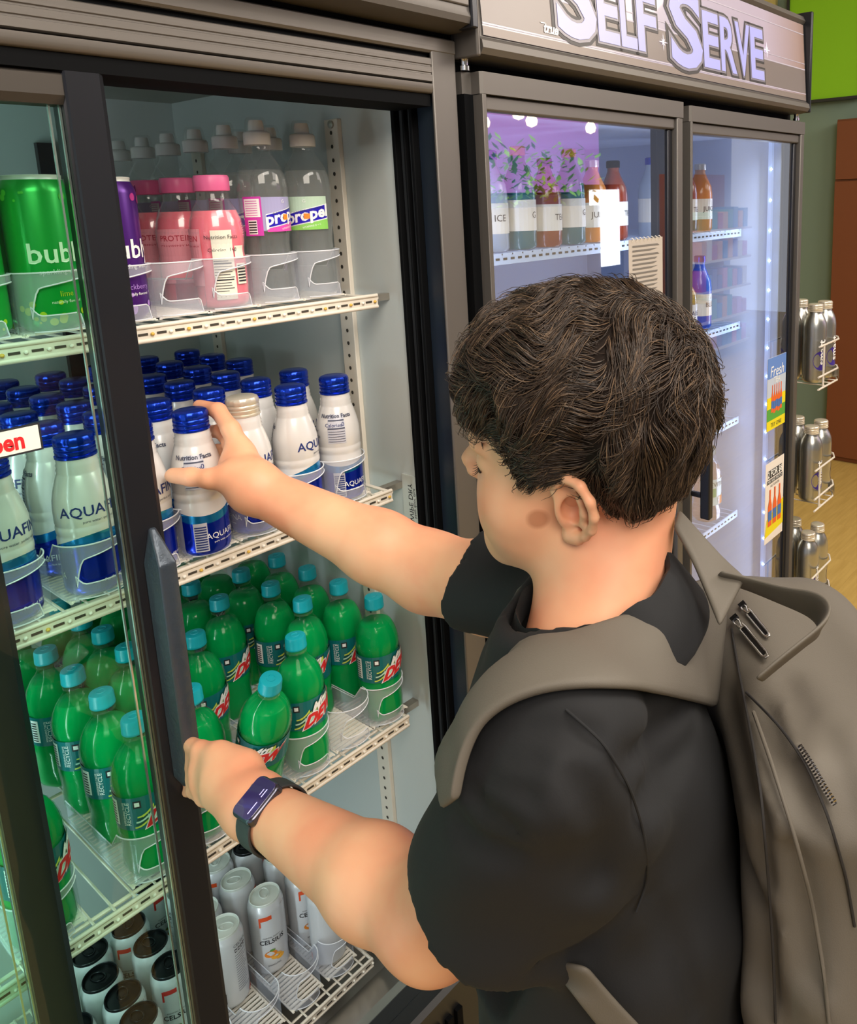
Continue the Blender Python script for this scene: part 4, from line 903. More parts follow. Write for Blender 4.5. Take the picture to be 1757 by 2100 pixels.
for k, (zr, nm) in enumerate([(1.035, 'top'), (.690, 'middle'), (.372, 'bottom')]):
    t = thing('wire_rack', 'white wire bottle basket hung on the cooler side, '+nm+' of the three', 'rack', (1.346, -.150, zr), 0, 'white wire baskets on the side of the cooler')
    def loop(z, e=0): return [(-.0305, -.03-e, z), (.115, -.03-e, z), (.150, -.015-e, z), (.165, .02, z), (.165, .10, z), (.150, .125, z), (-.0305, .125, z)]
    for nme, z in (('upper_hoop', .105), ('lower_hoop', .022), ('bottom_hoop', -.012)):
        MB().tube(loop(z), .0028, 8).build(nme, M_white, t, 60)
    q = MB()
    for x in (.03, .07, .11): q.rod((x, -.03, -.012), (x, .125, -.012), .002, 6)
    for (x, y) in ((.004, -.03), (.004, .125)): q.rod((x, y, -.012), (x, y, .105), .0028, 6)
    q.build('wire', M_white, t, 60)
    s = MB(); s.add([(.118, -.0335, -.010), (.152, -.019, -.010), (.152, -.019, .020), (.118, -.0335, .020)], [(0, 1, 2, 3)]); s.add([(.153, -.018, -.010), (.168, .02, -.010), (.168, .02, .020), (.153, -.018, .020)], [(0, 1, 2, 3)])
    s.add([(.156, -.012, .0), (.163, .005, .0), (.163, .005, .008), (.156, -.012, .008)], [(0, 1, 2, 3)], 1); s.build('tag', [M_clipw, M_inkb], t)
    for j, (x, y) in enumerate([(.118, .012), (.120, .083), (.045, .012), (.045, .083)]):
        o = sv if first else dup(sv); first = False
        o.location = (1.346+x, -.150+y, zr-.006); o.rotation_euler = (0, 0, [.75, .1, -.5, 2.0][j]+(.2*k if j else -.9*(k == 0)))
        o['label'] = 'silver aluminium bottle with ivory cap, '+['front outer', 'rear outer', 'front inner', 'rear inner'][j]+' one in the '+nm+' wire basket'; o['group'] = 'silver bottles in the wire baskets'
# ================================================================== THE PERSON
CR = np.array(CAMR); CT = np.array(CAMT)
def at(x, y, D):
    """a point D metres into the scene along the photograph's ray (used to lay out the pose)"""
    return CT+(CR @ np.array([(x-CX)/FPX, -(y-CY)/FPX, -1.0]))*D
# ---- signed-distance modelling
def cap(a, b, ra, rb=None):
    a = np.array(a, float); b = np.array(b, float); rb = ra if rb is None else rb; ab = b-a; L2 = ab@ab
    def f(p):
        t = np.clip(((p-a)@ab)/L2, 0, 1); q = p-a-t[:, None]*ab; return np.sqrt((q*q).sum(1))-(ra+(rb-ra)*t)
    return f
def ell(c, r, Mx=None):
    c = np.array(c, float); r = np.array(r, float)
    def f(p):
        q = p-c
        if Mx is not None: q = q@Mx
        k0 = np.sqrt(((q/r)**2).sum(1)); k1 = np.sqrt(((q/(r*r))**2).sum(1))+1e-9; return k0*(k0-1)/k1
    return f
def rbox(c, h, rd, Mx=None):
    c = np.array(c, float); h = np.array(h, float)
    def f(p):
        q = p-c
        if Mx is not None: q = q@Mx
        q = np.abs(q)-h+rd; return np.sqrt((np.maximum(q, 0)**2).sum(1))+np.minimum(q.max(1), 0)-rd
    return f
def smin(a, b, k): h = np.maximum(k-np.abs(a-b), 0)/k; return np.minimum(a, b)-h*h*k*.25
def uni(fs, k):
    def f(p):
        d = None
        for g in fs:
            kk = k
            if isinstance(g, tuple): g, kk = g
            v = g(p); d = v if d is None else smin(d, v, kk)
        return d
    return f
def sub(a, b, k):
    return lambda p: -smin(-a(p), b(p), k)
def chain(pts, rs): return [cap(pts[i], pts[i+1], rs[i], rs[i+1]) for i in range(len(pts)-1)]
def surfnet(fn, lo, hi, h):
    lo = np.array(lo, float); hi = np.array(hi, float); N = np.ceil((hi-lo)/h).astype(int)+1
    ys, zs = np.meshgrid(np.arange(N[1]), np.arange(N[2]), indexing='ij'); V = np.empty(N, np.float32)
    for i in range(N[0]):
        P = np.stack([np.full(ys.size, lo[0]+i*h), lo[1]+ys.ravel()*h, lo[2]+zs.ravel()*h], 1); V[i] = fn(P).reshape(N[1], N[2])
    S = V < 0; c = N-1
    cor = [(a, b, d) for a in (0, 1) for b in (0, 1) for d in (0, 1)]
    sl_ = lambda o: tuple(slice(o[k], o[k]+c[k]) for k in range(3))
    cnt = sum(S[sl_(o)].astype(np.int8) for o in cor); act = (cnt > 0) & (cnt < 8)
    acc = np.zeros(tuple(c)+(3,), np.float32); num = np.zeros(tuple(c), np.float32)
    for i in range(8):
        for j in range(i+1, 8):
            a, b = cor[i], cor[j]
            if sum(abs(x-y) for x, y in zip(a, b)) != 1: continue
            va, vb = V[sl_(a)], V[sl_(b)]; cr = ((va < 0) != (vb < 0)) & act
            t = np.where(cr, va/(va-vb+1e-12), 0)
            for k in range(3): acc[..., k] += np.where(cr, a[k]+(b[k]-a[k])*t, 0)
            num += cr
    idx = -np.ones(tuple(c), np.int64); ids = np.argwhere(act); idx[act] = np.arange(len(ids))
    vt = lo+(ids+acc[act]/num[act][:, None])*h
    quads = []
    for ax in range(3):
        o = [0, 0, 0]; o[ax] = 1; u, v = [(1, 2), (2, 0), (0, 1)][ax]
        s0 = [slice(1, N[k]-1) for k in range(3)]; s0[ax] = slice(0, N[ax]-1); s1 = list(s0); s1[ax] = slice(1, N[ax])
        A = S[tuple(s0)]; B = S[tuple(s1)]; e = np.argwhere(A != B)
        if not len(e): continue
        fl = A[tuple(e.T)]; e = e+np.array([0 if k == ax else 1 for k in range(3)])
        def g(du, dv):
            q = e.copy(); q[:, u] += du; q[:, v] += dv; return idx[tuple(q.T)]
        q = np.stack([g(-1, -1), g(0, -1), g(0, 0), g(-1, 0)], 1); q[~fl] = q[~fl][:, ::-1]; quads.append(q)
    return vt, np.concatenate(quads)
def relax(v, f, n):
    e = np.concatenate([f[:, [0, 1]], f[:, [1, 2]], f[:, [2, 3]], f[:, [3, 0]]])
    for _ in range(n):
        acc = np.zeros_like(v); c = np.zeros(len(v)); np.add.at(acc, e[:, 0], v[e[:, 1]]); np.add.at(acc, e[:, 1], v[e[:, 0]]); np.add.at(c, e[:, 0], 1); np.add.at(c, e[:, 1], 1); v = v*.5+.5*acc/np.maximum(c, 1)[:, None]
    return v
def nets_obj(name, parts, m, parent, smooth_it=2, xf=None):
    V = []; F = []; o = 0
    for (v, f) in parts: V.append(v); F.append(f+o); o += len(v)
    V = np.concatenate(V); F = np.concatenate(F)
    e = np.concatenate([F[:, [0, 1]], F[:, [1, 2]], F[:, [2, 3]], F[:, [3, 0]]])
    for _ in range(smooth_it):
        acc = np.zeros_like(V); n = np.zeros(len(V)); np.add.at(acc, e[:, 0], V[e[:, 1]]); np.add.at(acc, e[:, 1], V[e[:, 0]]); np.add.at(n, e[:, 0], 1); np.add.at(n, e[:, 1], 1)
        V = V*.5+.5*acc/np.maximum(n, 1)[:, None]
    if xf is not None: V = xf(V)
    me = bpy.data.meshes.new(name); me.from_pydata(V.tolist(), [], F.tolist()); me.materials.append(m); me.polygons.foreach_set('use_smooth', [True]*len(me.polygons)); me.update()
    ob = bpy.data.objects.new(name, me); COL.objects.link(ob); ob.parent = parent; return ob
def march(fn, x, y, lo=.3, hi=1.3):
    d = CR @ np.array([(x-CX)/FPX, -(y-CY)/FPX, -1.0]); t = lo
    for _ in range(90):
        v = float(fn((CT+d*t)[None])[0]); 
        if v < .0005: return CT+d*t
        t += max(v*.6, .0008)
        if t > hi: return None
    return CT+d*t

person = thing('person', 'boy with wavy dark hair and black t-shirt reaching into the open cooler', 'person', (0, 0, 0))
M_skin = mat('warm_skin', '#e2a27e', .46, 0, spec=.35, sss=.12, bump=(180, .12, .0006))
pb(M_skin).inputs['Subsurface Radius'].default_value = (.9, .35, .2); pb(M_skin).inputs['Subsurface Scale'].default_value = .006
def skin_var(m):
    tc = nd(m, 'ShaderNodeTexCoord'); nz = nd(m, 'ShaderNodeTexNoise'); nz.inputs['Scale'].default_value = 14; nz.inputs['Detail'].default_value = 3; lk(m, tc.outputs['Object'], nz.inputs[0])
    r = nd(m, 'ShaderNodeValToRGB'); r.color_ramp.elements[0].position = .35; r.color_ramp.elements[0].color = (*sl('#e39a78'), 1); r.color_ramp.elements[1].position = .65; r.color_ramp.elements[1].color = (*sl('#e6ad88'), 1)
    lk(m, nz.outputs[0], r.inputs[0])
    vm = nd(m, 'ShaderNodeVectorMath', operation='DISTANCE'); lk(m, tc.outputs['Object'], vm.inputs[0]); vm.inputs[1].default_value = (-.326, -.569, 1.308)
    mr = nd(m, 'ShaderNodeMapRange'); mr.inputs['From Min'].default_value = .0065; mr.inputs['From Max'].default_value = .0105; mr.inputs['To Min'].default_value = .62; mr.inputs['To Max'].default_value = 0; lk(m, vm.outputs['Value'], mr.inputs[0])
    mx = nd(m, 'ShaderNodeMix', data_type='RGBA'); lk(m, mr.outputs[0], mx.inputs[0]); lk(m, r.outputs[0], mx.inputs[6]); mx.inputs[7].default_value = (*sl('#a86a48'), 1); lk(m, mx.outputs[2], pb(m).inputs['Base Color'])
skin_var(M_skin)

# ---- head (local frame: x forward, y left, z up), then posed
HS = .95; HP = np.array([-.246, -.546, 1.331])
HM = np.array([[-0.412902564824078, -0.8741798020964013, -0.2555800179364472], [0.9105065471412681, -0.3893796225276167, -0.13914502209255067], [0.02212011696587001, -0.2901606161541351, 0.9567222780193159]])
HC = np.array([.925, 1, 1])
_a = math.radians(3.5); HM = HM@np.array([[math.cos(_a), -math.sin(_a), 0], [math.sin(_a), math.cos(_a), 0], [0, 0, 1]]); HP = HP+np.array([-.001, .001, 0])
toW = lambda v: (v*HC*HS+np.array([-.006, 0, .004]))@HM.T+HP
toL = lambda w_: (((np.asarray(w_)-HP)@HM)-np.array([-.006, 0, .004]))/HS/HC
O_t = np.array([-.296, -.565, 0.0]); Ft = np.array([-.62, .785, 0]); Lt = np.array([-.785, -.62, 0]); Ut = np.array([0, 0, 1.0])
T = lambda f, l, u: O_t+Ft*f+Lt*l+Ut*u
skull = uni([ell((-.012, 0, .035), (.093, .074, .084)), ell((.030, 0, .040), (.062, .062, .060)), (ell((.040, 0, -.034), (.055, .058, .064)), .04)], .03)
neck_b = toL(T(-.010, -.005, 1.17))
face = uni([skull,
    (cap((.058, .034, -.040), (.056, .036, -.030), .034), .03), (cap((.058, -.034, -.040), (.056, -.036, -.030), .034), .03),
    (cap((.004, .052, -.058), (.074, .020, -.088), .020, .019), .03), (cap((.004, -.052, -.058), (.074, -.020, -.088), .020, .019), .03),
    (ell((.084, 0, -.088), (.019, .024, .018)), .02), (cap((.084, -.040, .036), (.092, -.010, .037), .010), .014), (cap((.084, .040, .036), (.092, .010, .037), .010), .014)], .02)
face = sub(face, ell((.100, .034, .016), (.016, .017, .011)), .014); face = sub(face, ell((.100, -.034, .016), (.016, .017, .011)), .014)
face = uni([face, (ell((.077, .033, .015), (.0145, .0165, .0135)), .004), (ell((.077, -.033, .015), (.0145, .0165, .0135)), .004),
    (cap((.091, 0, .016), (.1105, 0, -.009), .0065, .0090), .012), (ell((.102, .011, -.014), (.010, .007, .007)), .006), (ell((.102, -.011, -.014), (.010, .007, .007)), .006),
    (cap((.090, -.018, -.050), (.0975, -.004, -.047), .005, .0065), .006), (cap((.090, .018, -.050), (.0975, .004, -.047), .005, .0065), .006), (cap((.089, -.015, -.059), (.094, 0, -.060), .0055, .007), .006), (cap((.089, .015, -.059), (.094, 0, -.060), .0055, .007), .006)], .01)
face = sub(face, cap((.102, -.022, -.0545), (.102, .022, -.0545), .0035), .005)
face = uni([face, (cap((-.042, 0, -.040), neck_b+np.array([-.02, 0, 0]), .047, .058), .03), (cap((-.012, 0, -.060), neck_b+np.array([.0, 0, 0]), .037, .052), .025)], .03)
hv, hf = surfnet(face, (-.16, -.13, -.19), (.14, .13, .14), .0030)
# ear: thin cupped plate with helix, antihelix, tragus and lobe. plane leans out at the back
def ear(s):
    A = lambda f, u, o: np.array([.000+f*.98-.002, s*(.066+o+max(0, -f)*.55), -.002+u])
    hel = [A(.010, .004, .004), A(.014, .016, .007), A(.010, .027, .010), A(.000, .033, .013), A(-.012, .031, .014), A(-.020, .020, .014), A(-.0225, .006, .013), A(-.019, -.010, .011), A(-.012, -.021, .009), A(-.003, -.029, .007)]
    fs = [(g, .003) for g in chain(hel, [.0030, .0038, .0042, .0044, .0044, .0044, .0042, .0040, .0042, .0060])]
    fs += [(g, .004) for g in chain([A(-.003, -.028, .006), A(.004, -.030, .004), A(.007, -.022, .002)], [.0072, .0070, .0045])]
    fs += [(g, .004) for g in chain([A(-.002, .022, .007), A(-.010, .014, .010), A(-.013, .002, .010), A(-.011, -.010, .008), A(-.003, -.015, .006)], [.0020, .0030, .0032, .0032, .0028])]
    fs += [(g, .004) for g in chain([A(.009, .002, .003), A(.009, -.006, .005), A(.005, -.012, .004)], [.0034, .0042, .0030])]
    fs += [(ell(A(-.004, .002, .001), (.021, .0042, .031), np.array([[math.cos(.42*s), math.sin(.42*s), 0], [-math.sin(.42*s), math.cos(.42*s), 0], [0, 0, 1]]).T), .004), (cap(A(.002, 0, -.012), A(-.002, .0, .002), .016, .013), .006)]
    e = uni(fs, .003); e = sub(e, ell(A(.000, -.001, .008), (.0095, .0085, .0125)), .004); return sub(e, ell(A(-.001, .022, .012), (.009, .0045, .0045)), .003)
ev, ef = surfnet(ear(1), (-.045, .04, -.05), (.035, .105, .048), .00115)
ev = relax(ev, ef, 6)
ev2, ef2 = surfnet(ear(-1), (-.045, -.105, -.05), (.035, -.04, .048), .002)

# ---- arms and hands in world space
def arm(pts, rs): return [(g, .02) for g in chain(pts, rs)]
shL, elL, wrL = at(1150, 1530, .515), at(890, 1884, .625), at(523, 1652, .80)
shR, elR, wrR = at(1150, 1240, .80), at(880, 1172, .915), at(520, 1000, .955)
mfL = elL*.72+wrL*.28; mfR = elR*.72+wrR*.28
LA = arm([shL, (shL+elL)/2, elL, mfL, wrL], [.046, .043, .0390, .0395, .0255])
RA = arm([shR, (shR+elR)/2, elR, mfR, wrR], [.046, .046, .0425, .0395, .0265])
# left hand: back of hand to us, fingers hooked round the door handle
kn = [at(412, 1556, .862), at(408, 1583, .858), at(410, 1610, .852), at(420, 1636, .846)]
LH = [(cap(wrL, at(455, 1590, .835), .026, .019), .02), (cap(wrL, at(455, 1625, .83), .024, .018), .02), (cap(at(500, 1580, .83), at(445, 1562, .85), .016, .013), .018)]
for i, k_ in enumerate(kn):
    r0 = [.0088, .0090, .0086, .0078][i]; base = at(470, 1590+14*i, .832-.004*i)
    p2 = at(398, 1546+25*i, .885-.004*i); p3 = at(400, 1548+24*i, .908-.004*i); p4 = at(384, 1552+24*i, .920-.004*i)
    LH += [(cap(base, k_, .013, r0*1.08), .010), (cap(k_, p2, r0*1.08, r0), .005), (cap(p2, p3, r0, r0*.92), .004), (cap(p3, p4, r0*.9, r0*.78), .004)]
LH += [(cap(at(500, 1572, .832), at(450, 1545, .848), .0150, .0115), .012), (cap(at(450, 1545, .848), at(412, 1538, .862), .0112, .0095), .006), (cap(at(412, 1538, .862), at(392, 1528, .880), .0095, .0085), .004)]
# right hand round the bottle: thumb in front, fingers behind
web = at(492, 930, .965)
RH = [(cap(wrR, at(492, 935, .985), .0245, .0185), .02), (cap(wrR, at(478, 965, .975), .024, .017), .02), (cap(at(520, 985, .95), at(470, 975, .945), .0185, .0135), .018)]
RH += [(cap(at(480, 978, .945), at(430, 982, .941), .0140, .0118), .01), (cap(at(430, 982, .941), at(392, 978, .944), .0112, .0106), .005), (cap(at(392, 978, .944), at(354, 975, .952), .0112, .0092), .004)]
for i, (p0, p1, p2, p3, r0) in enumerate([
    (at(495, 925, .98), at(473, 880, .990), at(447, 842, 1.010), at(408, 832, 1.034), .0098),
    (at(495, 940, .99), at(474, 908, 1.008), at(452, 884, 1.034), at(415, 886, 1.062), .0092),
    (at(492, 955, .995), at(473, 940, 1.012), at(448, 925, 1.042), at(410, 924, 1.066), .0088),
    (at(490, 970, .995), at(475, 968, 1.010), at(450, 960, 1.038), at(418, 958, 1.060), .0080)]):
    RH += [(cap(p0, p1, .013, r0*1.1), .012), (cap(p1, p2, r0*1.1, r0), .006), (cap(p2, p3, r0, r0*.82), .005)]
def bnd(pts, pad): P = np.array(pts); return P.min(0)-pad, P.max(0)+pad
wL2 = wrL*.75+mfL*.25; wR2 = wrR*.75+mfR*.25
# forearms again inside the hand grids so the wrist is one surface
lfn = uni(LA+LH, .02); rfn = uni(RA+RH, .02)
GLo, GHi = bnd([shL, elL, wrL, at(365, 1530, .93), at(365, 1650, .92), at(500, 1550, .83)], .05)
av, af = surfnet(lfn, GLo, GHi, .0027)
GLo, GHi = bnd([shR, elR, wrR, at(345, 975, .95), at(400, 810, 1.05), at(400, 960, 1.08)], .05)
bv, bf = surfnet(rfn, GLo, GHi, .0027)
chest = uni([ell(T(0, 0, 1.02), (.07, .07, .20))], .01)
cv, cf = surfnet(uni([cap(T(0, .12, 1.14), T(0, -.12, 1.14), .035), (cap(T(0, 0, 1.14), T(0, 0, .9), .06), .05)], .05), T(0, 0, 0)+np.array([-.22, -.22, .82]), T(0, 0, 0)+np.array([.22, .22, 1.2]), .012)
bm_ = march(lambda p: face(toL(p))*.9, 1103, 1065)
if bm_ is not None:
    for n_ in M_skin.node_tree.nodes:
        if n_.type == 'VECT_MATH': n_.inputs[1].default_value = tuple(bm_)
body = nets_obj('body', [(toW(hv), hf), (toW(ev), ef), (toW(ev2), ef2), (av, af), (bv, bf), (cv, cf)], M_skin, person, 2)
# nails on thumb
# eyes, brows, lashes
for s in (1, -1):
    e = MB()
    for k in range(9):
        a = -1.1+k*.26; p0 = np.array([.0905-.0035*abs(a), s*(.033+.014*math.sin(a)), .0105-.002*math.cos(a)]); d = np.array([.006, s*.004*math.sin(a), -.003])
        e.tube([toW(p0), toW(p0+d*.5+np.array([0, 0, -.0008])), toW(p0+d)], [.0004, .0003, .0001], 4)
    e.tube([toW(np.array([.0905-.004*abs(a), s*(.033+.0145*math.sin(a)), .0105-.002*math.cos(a)])) for a in np.linspace(-1.2, 1.5, 14)], .0009, 5)
    e.build('eyelashes', mat('dark_lash', '#2a1a12', .6), person, 60)
    b = MB(); rr = random.Random(5)
    for k in range(90):
        t_ = rr.random(); p0 = np.array([.0965-.018*t_**1.5, s*(.012+.038*t_), .036+.005*math.sin(t_*2.4)+rr.uniform(-.0022, .0022)]); d = np.array([-.003, s*.006, .001])
        b.tube([toW(p0), toW(p0+d)], [.00035, .0001], 4)
    o = b.build('eyebrow', mat('dark_lash', '', 0), person, 60)

# ---- t-shirt
def torso_fn(p):
    q = p-O_t; f = q@Ft; l = q@Lt; u = q[:, 2]
    a = np.interp(u, [.60, .80, .95, 1.08, 1.16, 1.215], [.118, .122, .122, .112, .088, .062]); b = np.interp(u, [.60, .80, .95, 1.08, 1.16, 1.215], [.150, .152, .150, .150, .128, .075])
    f = f+np.interp(u, [.8, 1.0, 1.2], [.03, .015, .0]); f = f+.012
    d = (np.sqrt((f/a)**2+(l/b)**2)-1)*np.minimum(a, b); return np.maximum(d, np.maximum(u-1.215, .70-u))
hemL = at(1005, 1838, .570); shLc = at(1150, 1550, .515); hemR = at(985, 1185, .868); shRc = at(1150, 1240, .80)
def sleeve(a, b, r0, r1): 
    ax = (b-a)/np.linalg.norm(b-a); o = cap(a, b+ax*.05, r0, r1+.002)
    return o, (lambda p: (p-b)@ax), cap(a, b+ax*.08, r0-.010, r1-.009)
sL = sleeve(shLc, hemL, .062, .059); sR = sleeve(shRc, hemR, .056, .052)
yoke = [(cap(T(-.015, .135, 1.155), T(-.015, .05, 1.20), .036, .030), .04), (cap(T(-.005, -.13, 1.14), T(-.01, -.05, 1.19), .036, .030), .04), (cap(T(-.03, .06, 1.19), T(-.03, -.06, 1.19), .035), .04)]
def folds(p):
    q = p-O_t; f = q@Ft; l = q@Lt; u = q[:, 2]
    w1 = np.sin(u*52+f*30+2.2*np.sin(l*22+1))*.0022; w2 = np.sin((f*.6+u*.9)*38+1.7*np.sin(f*17))*.0022
    near = np.exp(-((p-(shLc*.6+hemL*.4))**2).sum(1)/.010); w3 = np.sin(((p-shLc)@np.array([.3, .2, .93]))*85+2*np.sin(((p-shLc)@np.array([.8, -.5, .1]))*30))*.0040*near
    return w1*1.3+w2*1.2+w3
def shirt_fn(p):
    d = uni([torso_fn]+yoke, .03)(p)
    for (o, pl, inn) in (sL, sR):
        s = np.maximum(o(p), pl(p)); d = smin(d, s, .022)
    d = d+folds(p)
    for (o, pl, inn) in (sL, sR): d = -smin(-d, np.maximum(inn(p), -pl(p)-.030), .002)
    ntop = cap(T(-.012, -.003, 1.185), T(-.025, -.008, 1.30), .056, .064)(p)
    return -smin(-d, ntop, .004)
lo, hi = bnd([T(.17, .20, .70), T(-.17, -.22, 1.27), T(.17, -.2, .7), T(-.17, .22, .7), hemL, hemR, shLc], .075); hi[2] = 1.30; lo[2] = .69
creases = []
for pts in ([(962, 1575), (1010, 1610), (1075, 1632)], [(955, 1610), (985, 1665), (1035, 1700)], [(985, 1520), (1050, 1500), (1150, 1496), (1215, 1512)], [(1290, 1560), (1345, 1500), (1400, 1465)], [(1320, 1640), (1380, 1570), (1420, 1530)], [(960, 1545), (1010, 1560), (1090, 1548)],
            [(1190, 1600), (1240, 1700), (1225, 1800)], [(1340, 1850), (1400, 1960), (1430, 2080)], [(1120, 1990), (1200, 1960), (1290, 1880)], [(940, 1700), (980, 1740), (1040, 1755)]):
    q = [march(shirt_fn, *p_) for p_ in pts]; q = [z for z in q if z is not None]
    creases += [cap(q[i], q[i+1], .0042) for i in range(len(q)-1)]
def shirt_fold_fn(p):
    d = shirt_fn(p); c = None
    for g in creases: c = g(p) if c is None else np.minimum(c, g(p))
    return -smin(-d, c, .016)
sv_, sf_ = surfnet(shirt_fold_fn, lo, hi, .0047)
M_shirt = mat('black_cotton', '#0c0d10', .85, 0, sheen=.0, bump=(900, .2, .0004))
shirt = nets_obj('shirt', [(sv_, sf_)], M_shirt, person, 2)
# collar band
def ringpt(a, r, u, tilt=.020):
    r = r-(r-.06)*.5*max(0, math.cos(a-.6)); u = u-.012*max(0, math.cos(a-.6))*(r > .064)
    return T(-.024+r*math.cos(a)*1.0, -.004+r*math.sin(a), u-tilt*math.cos(a))
cb = MB(); n_ = 48; prof = [(.0590, 1.236), (.0625, 1.2395), (.0680, 1.236), (.0790, 1.222), (.0930, 1.202), (.0920, 1.194), (.0760, 1.200), (.0610, 1.216)]
vs = [ringpt(2*PI*i/n_, r, u+.002*math.sin(i*1.3)) for i in range(n_) for r, u in prof]; K = len(prof)
cb.add(vs, [(i*K+k, i*K+(k+1) % K, ((i+1) % n_)*K+(k+1) % K, ((i+1) % n_)*K+k) for i in range(n_) for k in range(K)])
cb.build('collar', M_shirt, shirt, 60)
# hem stitching line round the sleeve
st_ = MB(); axL = (hemL-shLc)/np.linalg.norm(hemL-shLc); e1 = np.cross(axL, [0, 0, 1]); e1 /= np.linalg.norm(e1); e2 = np.cross(axL, e1)

# ---- trousers and shoes (below the frame)
M_trs = mat('charcoal_trousers', '#23252b', .8); M_shoe = mat('dark_trainer', '#1a1a1c', .6)
hipL, hipR = T(-.03, .08, .78), T(-.03, -.08, .78); ftL, ftR = T(-.02, .11, .07), T(.06, -.10, .07)
tr = uni([cap(T(-.03, .05, .80), T(-.03, -.05, .80), .105)]+[(g, .03) for g in chain([hipL, (hipL+ftL)/2+Ft*.02, ftL], [.085, .062, .050])]+[(g, .03) for g in chain([hipR, (hipR+ftR)/2+Ft*.02, ftR], [.085, .062, .050])], .03)
tv, tf = surfnet(tr, T(0, 0, 0)-np.array([.32, .32, .0]), T(0, 0, .95)+np.array([.32, .32, 0]), .012); nets_obj('trousers', [(tv, tf)], M_trs, person, 1)
for fp in (ftL, ftR):
    g = uni([cap(fp+Ft*-.03-Ut*.033, fp+Ft*.12-Ut*.040, .038, .030), (cap(fp-Ut*.0, fp-Ut*.03, .045), .02)], .02)
    def gg(p, g=g): return np.maximum(g(p), .002-p[:, 2])
    v_, f_ = surfnet(gg, np.minimum(fp-.2, fp-.2)*[1, 1, 0]-[0, 0, .01], fp+.2, .008); nets_obj('shoe', [(v_, f_)], M_shoe, person, 1)

# ---- hair
def hair_u(f):   # hairline height along the side of the head
    return np.interp(f, [-.12, -.085, -.065, -.050, -.040, -.030, -.018, .0, .014, .022, .034, .042, .055, .075, .09, .12], [-.040, -.048, -.056, -.045, -.018, .012, .030, .036, .032, .022, .020, .028, .052, .064, .070, .07])
def hnoise(p):
    return np.sin(p[:, 0]*70+3*np.sin(p[:, 1]*40)+p[:, 2]*30)*np.sin(p[:, 1]*55+p[:, 2]*60+2*np.sin(p[:, 0]*35))
def hair_fn(p):
    d = skull(p); t = np.clip((p[:, 2]-hair_u(p[:, 0]))/.055, -1, 1); up = np.clip((p[:, 2]-.02)/.09, 0, 1); bk = np.clip((-p[:, 0]-.02)/.08, 0, 1)
    th = .0035+(.0095+.019*up+.000*bk)*np.clip(t, 0, 1)
    d = d-th-hnoise(p)*.0022*np.clip(t*2, 0, 1)
    fr = np.minimum(ell((.078, .010, .082), (.026, .046, .020))(p), ell((.086, .022, .068), (.013, .030, .014))(p)); d = smin(d, fr, .02)
    return np.maximum(d, -t*.03)
gv, gf = surfnet(hair_fn, (-.15, -.12, -.075), (.14, .12, .17), .0032)
M_hairc = mat('dark_brown_hair_mass', '#1c1511', .8, spec=.1); M_hair = mat('dark_brown_hair', '#2c211a', .42, 0, spec=.4)
hmass = nets_obj('hair', [(toW(gv), gf)], M_hairc, person, 1)
def hair_shader(m):
    hi_ = nd(m, 'ShaderNodeHairInfo'); r = nd(m, 'ShaderNodeValToRGB'); lk(m, hi_.outputs['Random'], r.inputs[0])
    r.color_ramp.elements[0].color = (*sl('#1f1712'), 1); r.color_ramp.elements[1].color = (*sl('#6b5540'), 1); e = r.color_ramp.elements.new(.72); e.color = (*sl('#3a2c22'), 1); lk(m, r.outputs[0], pb(m).inputs['Base Color'])
hair_shader(M_hair)
def grad(fn, p, e=.0008):
    g = np.stack([fn(p+np.eye(3)[k]*e)-fn(p-np.eye(3)[k]*e) for k in range(3)], 1); return g/(np.linalg.norm(g, axis=1)[:, None]+1e-9)
rng = np.random.default_rng(3)
fc = gv[gf[:, 0]]*.25+gv[gf[:, 1]]*.25+gv[gf[:, 2]]*.25+gv[gf[:, 3]]*.25
NG, NS, NP = 620, 30000, 10
crown = np.array([-.088, .000, .105])
rdir = rng.normal(0, 1, (NS, 3))
def flow(p, nrm, ph):
    v = p-crown; v = v/(np.linalg.norm(v, axis=1)[:, None]+.02)
    swirl = np.cross(nrm, v)*.35; v = v+swirl
    fwd = np.array([1.0, 0, -.15]); wgt = np.clip((p[:, 2]-.03)/.08, 0, 1)[:, None]*np.clip((p[:, 0]+.05)/.08, 0, 1)[:, None]; v = v*(1-.5*wgt)+fwd*.5*wgt
    wav = (np.sin(p[:, 0]*75+ph+p[:, 2]*50)+.4*np.sin(p[:, 0]*31+p[:, 1]*45+1))[:, None]*np.cross(nrm, v)*(.35+.75*np.clip((p[:, 2]-.02)/.06, 0, 1))[:, None]; v = v+wav
    v = v+rdir*(1.6*np.exp(-(((p-crown)**2).sum(1))/.00055))[:, None]; v = v-nrm*(v*nrm).sum(1)[:, None]; return v/(np.linalg.norm(v, axis=1)[:, None]+1e-9)
gi = rng.choice(len(fc), NG); G = fc[gi]; gph = 2.2*np.sin(G[:, 0]*38+G[:, 1]*30)+rng.uniform(-.7, .7, NG); glen = rng.uniform(.034, .058, NG)
si = rng.choice(len(fc), NS); R0 = fc[si]+rng.normal(0, .001, (NS, 3))
near = np.empty(NS, int)
for k in range(0, NS, 2000): near[k:k+2000] = ((R0[k:k+2000, None]-G[None])**2).sum(2).argmin(1)
R0 = R0-grad(hair_fn, R0)*.004
P = np.empty((NS, NP, 3)); P[:, 0] = R0; cur = R0.copy(); ph = gph[near]+rng.normal(0, .12, NS); ln = glen[near]*rng.uniform(.7, 1.1, NS)
